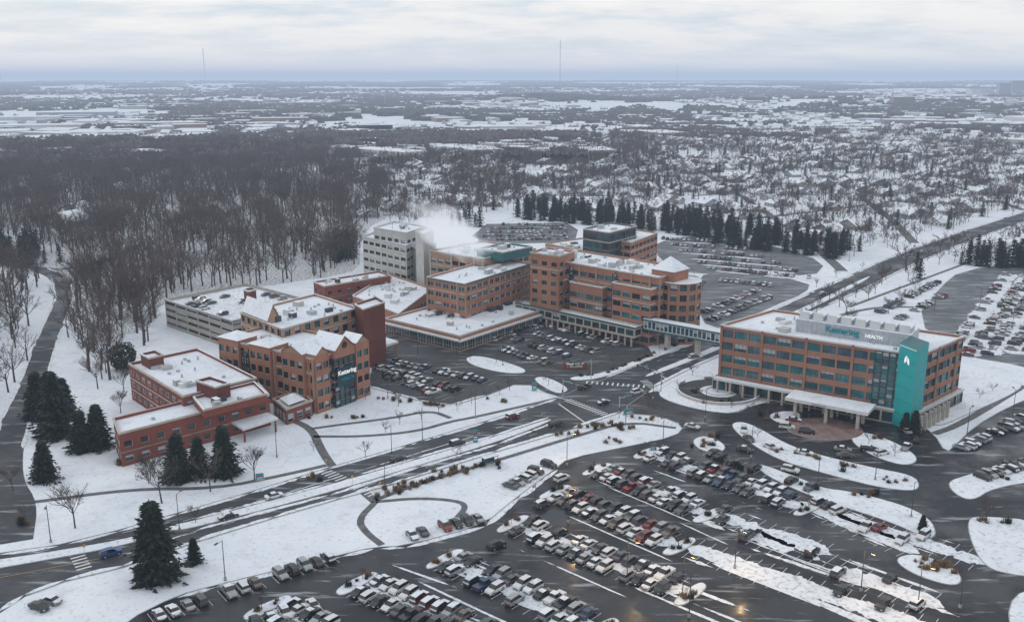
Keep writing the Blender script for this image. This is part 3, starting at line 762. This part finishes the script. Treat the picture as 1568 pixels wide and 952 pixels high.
def instancer(name,me,places):
    """places: (x,y,z,scale,ang): one scattered collection of the same plant"""
    if not places: return
    vs=[];fs=[]
    for x,y,z,s,a in places:
        k=len(vs);c,sn=math.cos(a)*s/2,math.sin(a)*s/2
        for p,q in((-1,-1),(1,-1),(1,1),(-1,1)): vs.append((x+p*c-q*sn,y+p*sn+q*c,z))
        fs.append((k,k+1,k+2,k+3))
    m=bpy.data.meshes.new(name);m.from_pydata(vs,[],fs);m.update()
    o=bpy.data.objects.new(name,m);scene.collection.objects.link(o)
    ch=bpy.data.objects.new(me.name+'_unit',me);scene.collection.objects.link(ch);ch.parent=o
    o.instance_type='FACES';o.use_instance_faces_scale=True;o.instance_faces_scale=1;o.show_instancer_for_render=False;o.show_instancer_for_viewport=False
    return o
WT=[bare_tree(i,18,6,4,4,3,.13,.8,.022) for i in range(4)]
ST=[bare_tree(20+i,12,6,4,4,3,.16,1.2) for i in range(3)]
BT=[bare_tree(40+i,9,7,6,6,4,.05,1.2) for i in range(3)]
TT=[bare_tree(60+i,4.5,6,5,4,3,.035,.9) for i in range(2)]
CF=[conifer(i,12,14,8) for i in range(2)]
CN=[conifer(10+i,12,38,18,.29) for i in range(3)]
def scatter(pts,per,fn=None):
    p=GL(pts);x0=min(q.x for q in p);x1=max(q.x for q in p);y0=min(q.y for q in p);y1=max(q.y for q in p)
    n=int((x1-x0)*(y1-y0)/per);out=[]
    for _ in range(n):
        x,y=U(x0,x1),U(y0,y1)
        if inpoly(x,y,p) and (fn is None or fn(x,y)): out.append((x,y))
    return out
rd1=chaikin(GL([(60,412),(92,425),(100,455),(72,520),(50,585),(25,640),(10,690)]),2,False)+chaikin(GL([(-80,395),(60,412),(110,412),(180,395),(210,375)]),2,False)
def offroad(x,y): return all((x-q.x)**2+(y-q.y)**2>60 for q in rd1)
def gaps(x,y): return offroad(x,y) and noise.noise(Vector((x/45,y/45,1)))>-.26
def gaps2(x,y): return noise.noise(Vector((x/60,y/60,2)))>-.15
wood=scatter(WOOD,64,gaps)
wood+=scatter([(-300,226),(520,226),(540,262),(-300,262)],90,gaps2)
wood+=scatter([(-300,425),(60,425),(80,470),(45,570),(15,640),(-200,680)],62,offroad)
wood+=scatter([(105,430),(250,480),(215,545),(185,600),(150,610),(90,560)],80,offroad)
mids=scatter([(540,262),(520,228),(760,222),(1000,215),(1020,262),(900,290),(800,300),(720,335),(700,345),(590,345),(600,300)],84,gaps2)
def subf(x,y): return noise.noise(Vector((x/90,y/90,5)))>-.25
sub=scatter([(700,335),(560,330),(600,255),(760,215),(1000,205),(1700,195),(1900,330),(1700,300),(1568,318),(1400,370),(1300,395),(1180,365),(1000,345),(900,330),(780,322)],132,subf)
sub+=mids
sub+=scatter([(1330,430),(1568,345),(1900,330),(1900,385),(1568,398),(1470,410),(1400,440)],140)
def split(L,k):
    o=[[] for _ in range(k)]
    for p in L:o[int(R()*k)].append(p)
    return o
for me,L in zip(WT,split(wood,4)): instancer('bare_woodland',me,[(x,y,0,U(.6,1.35),U(0,6.28)) for x,y in L])
hm=[]
for i,(wc) in enumerate([(.36,.35,.33),(.46,.47,.47),(.26,.22,.20),(.30,.32,.35)]):
    mb=MB();W_=M('house_wall_%d'%i,wc,.9)
    f=ccw([Vector((-8,-5)),Vector((-8,5)),Vector((8,5)),Vector((8,-5))])
    for k in range(4):facade(mb,f[k],f[(k+1)%4],0,2.6,1,2.5,3.4,1.3,.9,1.1,W_,[GD],None)
    g=[f[1],f[2],f[3],f[0]];gable(mb,g,2.6,5.9,W_,HSNOW,.9)
    g2=[Vector((1,-8.5)),Vector((6.5,-8.5)),Vector((6.5,-2)),Vector((1,-2))];mb.walls(ccw(g2),0,2.5,W_);gable(mb,g2,2.5,4.9,W_,HSNOW,.7)
    mb.box(-3,1,5.8,1,.8,1.4,GREYC);hm.append(mb.mesh('suburban_house'))
HP=[[] for _ in hm];hpos=set()
sp_=GL([(560,335),(545,262),(600,235),(760,218),(1000,208),(1700,200),(1900,320),(1700,297),(1568,315),(1400,365),(1300,385),(1180,355),(1000,335),(900,322),(780,312),(700,325)])
for i in range(-30,80):
    for j in range(-5,66):
        u=i*25+U(-6,6);v=j*40+(8 if i%2 else -8)+U(-9,9)
        a=.35+.35*noise.noise(Vector((u/260,v/260,0)));x=u*math.cos(a)-v*math.sin(a)+150;y=u*math.sin(a)+v*math.cos(a)+350
        dens=.88 if x>100 else .6
        if noise.noise(Vector((x/200,y/200,9)))<-.3: dens*=.35
        if inpoly(x,y,sp_) and R()<dens:
            HP[int(R()*4)].append((x,y,0,U(.8,1.3),a+random.choice([0,0,0,1.57,3.14])+U(-.2,.2)));hpos.add((round(x/11),round(y/11)))
for x,y in [(210,305),(180,298),(120,330),(105,345),(330,330),(260,250),(190,272),(30,300)]:
    p=G(x,y);HP[int(R()*4)].append((p.x,p.y,0,1.7,U(-.3,.3)));hpos.add((round(p.x/11),round(p.y/11)))
for me,L in zip(hm,HP):instancer('suburban_houses',me,L)
sub=[p for p in sub if (round(p[0]/11),round(p[1]/11)) not in hpos]
cons=[p for i,p in enumerate(sub) if i%8==0];sub=[p for i,p in enumerate(sub) if i%8]
for me,L in zip(ST,split(sub,3)): instancer('suburban_bare_trees',me,[(x,y,0,U(.6,1.3),U(0,6.28)) for x,y in L])
for me,L in zip(CF,split(cons,2)): instancer('suburban_conifers',me,[(x,y,0,U(.4,1.1),U(0,6.28)) for x,y in L])
cl=[]
for P_ in [[(700,345),(728,346)],[(795,334),(850,338),(930,347),(1000,352)],[(800,326),(900,338),(990,346)],[(810,320),(900,331),(985,340)],[(1010,350),(1100,372),(1200,386),(1285,396)],[(1020,345),(1110,362),(1210,378),(1300,390)],[(1020,338),(1110,354),(1210,370),(1300,382)],[(1475,405),(1600,412)],[(1480,398),(1600,404)],[(505,400),(530,398),(528,385)],[(0,400),(40,405),(80,402)],[(-60,380),(60,388)],[(-60,392),(70,396)],[(430,300),(470,298)],[(255,275),(300,272)],[(560,262),(600,258)]]:
    q=GL(P_)
    for i in range(len(q)-1):
        L=(q[i+1]-q[i]).length;n=int(L/2.8)+1
        for k in range(n):
            c=q[i].lerp(q[i+1],(k+R())/n);cl.append((c.x+U(-6,6),c.y+U(-6,6),0,U(.6,1.4),U(0,6.28)))
for me,L in zip(CF,split(cl,2)): instancer('conifer_windbreak',me,L)
for x,y,h in [(85,668,20),(70,735,11),(127,690,12),(152,685,13),(240,888,18),(298,862,6),(275,735,13),(306,728,11),(344,727,14),(1412,812,4),(60,640,15),(100,640,13),(1400,662,7),(1386,660,6)]:
    p=G(x,y);link('pine_tree',random.choice(CN),p.x,p.y,0,U(0,6),(h/12*U(1.05,1.3),h/12*U(1.05,1.3),h/12))
for x,y,h in [(115,808,12),(248,770,13),(322,752,11),(390,734,11),(228,740,8),(185,632,9),(150,595,13),(205,660,6),(300,800,5),(135,560,14),(190,600,10),(1510,798,7),(1150,640,5),(1235,500,9),(1300,500,9),(1360,480,9),(1285,470,10),(1330,460,9),(40,800,5),(350,470,11),(1075,445,6),(165,540,14),(120,520,15),(230,735,9),(1550,330,10),(1340,450,9),(1400,450,9),(1270,462,11),(1310,455,10),(1350,435,11),(1420,395,11),(1440,388,12),(1460,380,10),(1390,430,10),(1295,480,9),(1250,480,8),(1500,400,11),(1530,405,10),(1380,470,10),(20,750,8),(215,700,7)]:
    p=G(x,y);link('bare_tree',random.choice(BT),p.x,p.y,0,U(0,6),h/9)
for x,y in [(590,662),(612,650),(645,642),(672,634),(700,628),(722,618),(745,612),(765,604),(780,598),(560,612),(610,622),(660,622),(940,562),(975,550),(1010,534),(760,556),(720,552),(480,690),(700,700),(560,700),(840,590),(1040,600),(1060,575),(1120,625),(1190,640),(1215,635),(1330,680),(1370,700),(1160,670),(1220,695),(1500,610),(1520,600),(860,665),(1540,720),(1250,440),(1280,425),(1320,412),(1350,430),(1380,395),(1420,400),(1450,380)]:
    p=G(x,y);link('young_bare_tree',random.choice(TT),p.x,p.y,0,U(0,6),U(.8,1.3))
for p in LT: link('young_bare_tree',random.choice(TT),p.x,p.y,.2,U(0,6),U(.6,1.0))
mb=MB()
for i in range(1500):
    v=Vector((random.gauss(0,1),random.gauss(0,1),random.gauss(0,1))).normalized();v*=U(.75,1.05)*(1+.25*noise.noise(v*1.7))
    c=Vector((v.x*4.4,v.y*4.4,4.8+v.z*4.8));s=Vector((U(-1,1),U(-1,1),U(-1,1))).normalized()*.5;t=v.cross(s).normalized()*.6
    mb.face([c-s,c+s,c+t+v*.3],NEED)
mb.tube((0,0,-.1),(0,0,5),.3,.2,BARK)
p=G(190,565);o=link('evergreen_tree',mb.mesh('evergreen'),p.x,p.y)
def shrub(seed,m=SHR):
    rs=random.Random(seed);mb=MB()
    for i in range(60):
        a=rs.uniform(0,6.28);el=rs.uniform(.5,1.5);c=Vector((rs.uniform(-.4,.4),rs.uniform(-.4,.4),0))
        e=c+Vector((math.cos(a)*math.cos(el),math.sin(a)*math.cos(el),math.sin(el)))*rs.uniform(.7,1.2);w=Vector((-math.sin(a),math.cos(a),0))*.09
        mb.face([c-w,c+w,e],m)
    return mb.mesh('shrub')
SM=[shrub(1),shrub(2),shrub(3,NEED)]
for x,y,n in [(870,668,5),(930,652,7),(945,675,5),(985,640,6),(1300,717,7),(1435,872,10),(1430,866,6),(1245,748,6),(1370,737,5),(1085,672,5),(1075,680,5),(1250,700,5),(1200,690,5),(1520,798,6),(760,612,4),(1060,600,5),(1140,600,8),(620,745,8),(680,726,8),(600,755,6),(745,712,4),(480,735,4),(880,560,6),(1030,528,6),(1330,760,5),(40,800,4),(1345,672,5),(1180,640,4),(960,655,8),(900,655,6),(700,720,6),(1520,730,8)]:
    p=G(x,y)
    for _ in range(n): SHP.append((p+Vector((U(-3.5,3.5),U(-2.5,2.5))),1))
for A,B in [((870,578),(925,573)),((925,573),(1058,520)),((600,752),(760,707)),((575,610),(680,622)),((1090,700),(1140,718)),((1060,612),(1085,618)),((1085,618),(1135,612)),((560,640),(470,640)),((205,690),(180,712)),((640,512),(730,524))]:
    a,b=G(*A),G(*B)
    for k in range(int((b-a).length/1.5)):
        SHP.append((a.lerp(b,R())+Vector((U(-.6,.6),U(-.6,.6))),1))
for L,me in zip(split([p for p,_ in SHP],3),SM): instancer('ornamental_shrubs',me,[(p.x,p.y,.15,U(.7,1.5),U(0,6)) for p in L])
# ------------------------------------------------------------------ distant land
VS=[];FS=[];nr=430;na=760;r0,r1=1130,15000
for j in range(nr):
    r=r0*(r1/r0)**(j/(nr-1))
    for i in range(na):
        a=-.72+1.44*i/(na-1)+U(-.0006,.0006);rr=r*(1+U(-.002,.002));x,y=rr*math.sin(a),rr*math.cos(a)
        sc=330+r*.05
        m_=noise.noise(Vector((x/sc,y/sc,0)))+.55*noise.noise(Vector((x/130,y/130,7)))+.35*noise.noise(Vector((x/45,y/45,3)))+.45*noise.noise(Vector((x/1500,y/700,11)))
        th=.09
        if r<2500 and a<-.12: th=.16
        if r<1350 and a<.0: th=-.2
        if a<-.3 and 1250<r<2300: th=.36
        if -.2<a<.08 and r<1600: th=.02
        if a>.08 and r<1650: th=9
        elif a>.10 and 1650<=r<3000: th=-.10
        if r>3000: th=.08
        if r<1650: h=8+7*R()
        else: h=4.5+7*R()
        if m_<=th: h=-3
        VS.append((x,y,elev(x,y)+h))
for j in range(nr-1):
    for i in range(na-1):
        a=j*na+i
        if max(VS[k][2]-elev(VS[k][0],VS[k][1]) for k in(a,a+1,a+na,a+na+1))<0: continue
        FS.append((a,a+1,a+na+1,a+na))
me=bpy.data.meshes.new('distant_woodland');me.from_pydata(VS,[],FS);me.update();me.materials.append(FARW)
scene.collection.objects.link(bpy.data.objects.new('distant_woodland',me))
mb=MB();WL=[M('far_wall_%d'%i,c,.9) for i,c in enumerate([(.36,.35,.33),(.5,.5,.5),(.24,.18,.16),(.3,.32,.36)])]
for i in range(3800):
    r=1200*(6.)**(R()**.9);a=U(-.62,.62);x,y=r*math.sin(a),r*math.cos(a)
    if a>.08 and r<1650: continue
    left=a<-.22 and 1250<r<2400
    big=R()<(.4 if left else .15)
    if noise.noise(Vector((x/700,y/500,4)))<-.25 and not left: continue
    if big:
        s=(U(30,110),U(20,70));h=U(6,11)
        mb.box(x,y,elev(x,y)+h/2,s[0],s[1],h,random.choice(WL),U(0,3),HSNOW)
    else:
        t=U(0,3);w_,l_=U(5,7),U(8,12);ct,st_=math.cos(t),math.sin(t)
        g=[Vector((x+p*ct-q*st_,y+p*st_+q*ct)) for p,q in((-w_,-l_),(w_,-l_),(w_,l_),(-w_,l_))]
        z0=elev(x,y);mb.walls(g,z0,z0+4,random.choice(WL));gable(mb,g,z0+4,z0+9.3,WL[0],HSNOW)
for x,y,w,h,m in [(575,205,60,16,GD),(625,205,45,12,GD),(340,212,120,9,WL[0]),(250,240,60,8,WL[2]),(1380,168,70,22,WL[2]),(270,138,150,50,WL[1]),(190,138,60,40,WL[1]),(1535,152,60,60,WL[3]),(1555,150,60,70,WL[3]),(1500,150,120,30,WL[1]),(60,200,160,12,WL[1]),(150,210,140,10,WL[1]),(90,222,120,10,WL[0]),(20,188,200,14,WL[1]),(240,196,150,12,WL[0]),(430,190,120,14,WL[2]),(120,180,180,14,WL[3])]:
    p=G(x,max(y,138));mb.box(p.x,p.y,elev(*p)+h/2,w,w*.4,h,m,U(0,.3),SNOW)
mb.obj('distant_buildings')
def radio(x,y,h,w):
    p=G(x,y);mb=MB();z0=elev(*p)
    L=[Vector((p.x+math.cos(t)*w,p.y+math.sin(t)*w,z0)) for t in(0,2.09,4.19)]
    for q in L: mb.tube(q,q+Vector((0,0,h)),w*.2,w*.2,METG,4)
    n=int(h/(w*4))
    for i in range(n):
        for k in range(3):
            mb.tube(L[k]+Vector((0,0,i*h/n)),L[(k+1)%3]+Vector((0,0,(i+1)*h/n)),w*.12,w*.12,METG,3)
    mb.tube((p.x,p.y,z0+h),(p.x,p.y,z0+h*1.06),w*.3,w*.1,METG,4)
    for k in range(3):
        t=2.09*k+.5; g=Vector((p.x+math.cos(t)*h*.6,p.y+math.sin(t)*h*.6,z0))
        mb.tube(g,(p.x,p.y,z0+h*.95),.15,.15,METG,3)
    mb.obj('radio_mast',p)
radio(857,152,250,2.4);radio(315,133,360,4.5);radio(1036,136,180,3.);radio(2,134,330,4.5);radio(590,165,60,1.6)
# ------------------------------------------------------------------ street furniture
LEDM=emis('lamp_light',(1.,.62,.25),14)
def lampmesh(lit):
    mb=MB();mb.tube((0,0,0),(0,0,.7),.3,.3,CONC,8);mb.tube((0,0,.7),(0,0,9),.11,.07,TRIMD,6)
    mb.tube((0,0,8.8),(1.6,0,9.1),.05,.05,TRIMD,4);mb.box(1.9,0,9.1,1.0,.4,.16,TRIMD);mb.box(1.9,0,8.99,.8,.3,.05,LEDM if lit else METG)
    return mb.mesh('street_lamp')
L0,L1=lampmesh(False),lampmesh(True)
for x,y in [(78,830),(275,812),(590,758),(647,676),(728,640),(1015,684),(958,650),(1150,700),(1252,742),(1395,792),(424,700),(820,795),(594,610),(700,560),(640,548),(1080,640),(1055,945),(1470,930),(345,888),(1550,640),(1480,670),(1062,440),(1180,420),(1300,400),(1430,480),(1500,470),(1550,500),(1120,500),(900,540),(830,530),(770,560),(600,700),(1340,735),(1000,610),(1100,390),(1180,400),(780,360),(850,362)]:
    p=G(x,y);link('street_lamp',L0,p.x,p.y,0,U(0,6))
for x,y in [(868,712),(960,890),(1045,912),(1405,930),(1125,870),(1318,905),(870,800)]:
    p=G(x,y);a=U(-1,0);link('street_lamp',L1,p.x,p.y,0,a)
    ld=bpy.data.lights.new('lamp_bulb','POINT');ld.energy=900;ld.color=(1,.66,.34);ld.shadow_soft_size=.3
    o=bpy.data.objects.new('street_lamp_bulb',ld);scene.collection.objects.link(o);o.location=(p.x+1.9*math.cos(a),p.y+1.9*math.sin(a),8.7)
mb=MB();mb.tube((0,0,0),(0,0,7),.16,.12,METG,8);mb.tube((0,0,6.4),(11,0,7),.1,.06,METG,6)
for s in(5,8,10.6):
    mb.box(s,0,6.5,.4,.35,1.1,TRIMD)
    mb.box(s,-.19,6.85,.2,.04,.2,RED)
mb.box(.0,-.2,3,.4,.3,.8,TRIMD);mb.box(2.5,0,6.9,1.6,.05,.4,SIGNT)
ts=mb.mesh('traffic_signal')
for x,y,a in [(862,612,-50),(948,640,30),(1012,600,130),(905,580,-140)]:
    p=G(x,y);link('traffic_signal',ts,p.x,p.y,0,math.radians(a))
mb=MB()
for x in(-2,2):
    for y in(-.8,.8):mb.tube((x,y,0),(x,y,2.5),.06,.06,TRIMD,4)
mb.box(0,0,2.6,4.6,2,.15,TRIMD,0,SNOWI);mb.box(0,.8,1.3,4,.05,1.8,GB);mb.box(0,.4,.5,3,.4,.08,STONE);mb.box(-1,.4,.25,.1,.3,.5,TRIMD);mb.box(1,.4,.25,.1,.3,.5,TRIMD)
p=G(750,712);link('bus_shelter',mb.mesh('bus_shelter'),p.x,p.y,0,.63)
def sign(x,y,w,h,ang,m,nm='hospital_direction_sign'):
    mb=MB();mb.box(0,0,h/2+.3,w,.3,h,m);mb.box(0,0,.15,w*1.1,.6,.3,STONE);mb.box(0,-.17,h*.8,w*.8,.04,h*.18,SIGNR);mb.box(0,-.17,h*.5,w*.7,.04,h*.1,TRIMW);mb.box(0,-.17,h*.3,w*.7,.04,h*.08,TRIMW)
    p=G(x,y);link(nm,mb.mesh(nm),p.x,p.y,0,ang)
for x,y,w,h,a in [(728,678,1.3,3.6,.2),(962,634,3.5,1.5,.5),(818,598,1.6,2.6,.3),(660,520,1.5,3.,.4),(398,735,2,1.6,.3),(1240,610,2,1.5,-.4),(700,536,2,1.6,.3),(1000,690,1.5,2,.2)]: sign(x,y,w,h,a,SIGNT)
mb=MB();p=G(880,565);mb.box(0,0,1.0,7,.7,2.0,BR_R,0,SNOWI);mb.box(-3.7,0,1.3,.9,1,2.6,BR_R);mb.box(3.7,0,1.3,.9,1,2.6,BR_R);mb.box(0,-.4,1.2,5.4,.1,.9,STONE);link('brick_entrance_sign',mb.mesh('brick_sign'),p.x,p.y,0,.1)
mb=MB()
mb.tube((0,0,0),(0,0,2.6),.04,.04,METG,5);mb.box(0,-.03,2.3,.6,.04,.6,YEL)
ws=mb.mesh('crossing_sign')
for x,y in[(500,716),(582,752),(540,742),(130,850)]:
    p=G(x,y);link('pedestrian_crossing_sign',ws,p.x,p.y,0,.6)
# steam
bpy.ops.mesh.primitive_uv_sphere_add(segments=20,ring_count=12,location=(*G(688,372,30),35))
so=bpy.context.object;so.name='steam_plume';so.scale=(22,11,10.5);so.rotation_euler=(0,.55,0)
m=bpy.data.materials.new('steam');m.use_nodes=True;nt=m.node_tree;nt.nodes.remove(nt.nodes['Principled BSDF'])
tc=nd(nt,'ShaderNodeTexCoord');ns=nd(nt,'ShaderNodeTexNoise');ns.inputs['Scale'].default_value=2.3;ns.inputs['Detail'].default_value=5
nt.links.new(tc.outputs['Object'],ns.inputs['Vector'])
ln=nd(nt,'ShaderNodeVectorMath',operation='LENGTH');nt.links.new(tc.outputs['Object'],ln.inputs[0])
s1=nd(nt,'ShaderNodeMath',operation='SUBTRACT');nt.links.new(ns.outputs['Fac'],s1.inputs[0])
ml=nd(nt,'ShaderNodeMath',operation='MULTIPLY');nt.links.new(ln.outputs['Value'],ml.inputs[0]);ml.inputs[1].default_value=.53
nt.links.new(ml.outputs[0],s1.inputs[1])
m2=nd(nt,'ShaderNodeMath',operation='MULTIPLY',use_clamp=True);nt.links.new(s1.outputs[0],m2.inputs[0]);m2.inputs[1].default_value=.5
vsn=nd(nt,'ShaderNodeVolumeAbsorption');vsn.inputs['Color'].default_value=(0,0,0,1);nt.links.new(m2.outputs[0],vsn.inputs['Density'])
em=nd(nt,'ShaderNodeEmission');em.inputs['Color'].default_value=(.76,.80,.87,1);nt.links.new(m2.outputs[0],em.inputs['Strength'])  # emission stands in for daylight scattered by the steam
ad=nd(nt,'ShaderNodeAddShader');nt.links.new(vsn.outputs[0],ad.inputs[0]);nt.links.new(em.outputs[0],ad.inputs[1])
nt.links.new(ad.outputs[0],nt.nodes['Material Output'].inputs['Volume']);so.data.materials.append(m)
# ------------------------------------------------------------------ haze, sky, sun
mb=MB();s=28000;mb.slab([(-s,-s),(s,-s),(s,s),(-s,s)],-60,190,SNOW,SNOW);ho=mb.obj('haze_air');ho.data.materials.clear()
m=bpy.data.materials.new('haze');m.use_nodes=True;nt=m.node_tree;nt.nodes.remove(nt.nodes['Principled BSDF'])
DH=1.35e-4
ab=nd(nt,'ShaderNodeVolumeAbsorption');ab.inputs['Color'].default_value=(0,0,0,1);ab.inputs['Density'].default_value=DH
em=nd(nt,'ShaderNodeEmission');em.inputs['Color'].default_value=(.45,.55,.72,1);em.inputs['Strength'].default_value=DH  # added glow imitates skylight scattered in the hazy air
ad=nd(nt,'ShaderNodeAddShader');nt.links.new(ab.outputs[0],ad.inputs[0]);nt.links.new(em.outputs[0],ad.inputs[1]);nt.links.new(ad.outputs[0],nt.nodes['Material Output'].inputs['Volume'])
ho.data.materials.append(m)
w=bpy.data.worlds.new('World');scene.world=w;w.use_nodes=True;nt=w.node_tree
bg=nt.nodes['Background'];sk=nd(nt,'ShaderNodeTexSky',sky_type='NISHITA');sk.sun_disc=False;sk.sun_elevation=math.radians(22);sk.sun_rotation=math.radians(-60)
nt.links.new(sk.outputs[0],bg.inputs[0]);bg.inputs[1].default_value=.10
tc=nd(nt,'ShaderNodeTexCoord');sx=nd(nt,'ShaderNodeSeparateXYZ');nt.links.new(tc.outputs['Generated'],sx.inputs[0])
az=nd(nt,'ShaderNodeMath',operation='MAXIMUM');az.inputs[1].default_value=0;nt.links.new(sx.outputs[2],az.inputs[0])
ad=nd(nt,'ShaderNodeMath',operation='ADD');ad.inputs[1].default_value=.16;nt.links.new(az.outputs[0],ad.inputs[0])
dv=nd(nt,'ShaderNodeVectorMath',operation='DIVIDE');cb_=nd(nt,'ShaderNodeCombineXYZ')
for i in range(3):nt.links.new(ad.outputs[0],cb_.inputs[i])
nt.links.new(tc.outputs['Generated'],dv.inputs[0]);nt.links.new(cb_.outputs[0],dv.inputs[1])
mp=nd(nt,'ShaderNodeMapping');mp.inputs['Scale'].default_value=(1.5,2.0,0);mp.inputs['Location'].default_value=(5.1,2.2,0);nt.links.new(dv.outputs[0],mp.inputs[0])
n1=nd(nt,'ShaderNodeTexNoise');n1.inputs['Scale'].default_value=.9;n1.inputs['Detail'].default_value=9;n1.inputs['Roughness'].default_value=.6;nt.links.new(mp.outputs[0],n1.inputs['Vector'])
cr=ramp(nt,n1.outputs['Fac'],[(.36,(.54,.64,.72)),(.46,(.72,.78,.84)),(.53,(.91,.89,.88)),(.62,(1.,.97,.94))])
hz=nd(nt,'ShaderNodeMapRange');hz.inputs[1].default_value=0;hz.inputs[2].default_value=.10;hz.inputs[3].default_value=.75;hz.inputs[4].default_value=0;nt.links.new(sx.outputs[2],hz.inputs[0])
cr=mix(nt,hz.outputs[0],cr,(.88,.87,.88))
bg2=nd(nt,'ShaderNodeBackground');nt.links.new(cr,bg2.inputs[0]);bg2.inputs[1].default_value=1.08
mx=nd(nt,'ShaderNodeMixShader');mx.inputs[0].default_value=.9;nt.links.new(bg.outputs[0],mx.inputs[1]);nt.links.new(bg2.outputs[0],mx.inputs[2])
nt.links.new(mx.outputs[0],nt.nodes['World Output'].inputs['Surface'])
ld=bpy.data.lights.new('sun','SUN');ld.energy=.7;ld.angle=math.radians(20);ld.color=(1,.95,.88)
so=bpy.data.objects.new('sun',ld);scene.collection.objects.link(so)
az_=math.radians(-60);el=math.radians(22);dirv=Vector((math.sin(az_)*math.cos(el),math.cos(az_)*math.cos(el),math.sin(el)))
so.rotation_euler=dirv.to_track_quat('Z','Y').to_euler()
cam=bpy.data.cameras.new('camera');co=bpy.data.objects.new('camera',cam);scene.collection.objects.link(co)
co.location=(0,0,HC);co.rotation_euler=(math.pi/2-PIT,0,0);cam.sensor_width=36;cam.lens=FP/1568*36;cam.clip_end=80000;cam.clip_start=.5
scene.camera=co
scene.view_settings.view_transform='Standard'
try: scene.view_settings.look='None'
except Exception: pass
scene.view_settings.exposure=0
print('wood',len(wood),'sub',len(sub),'cars',len(occd))
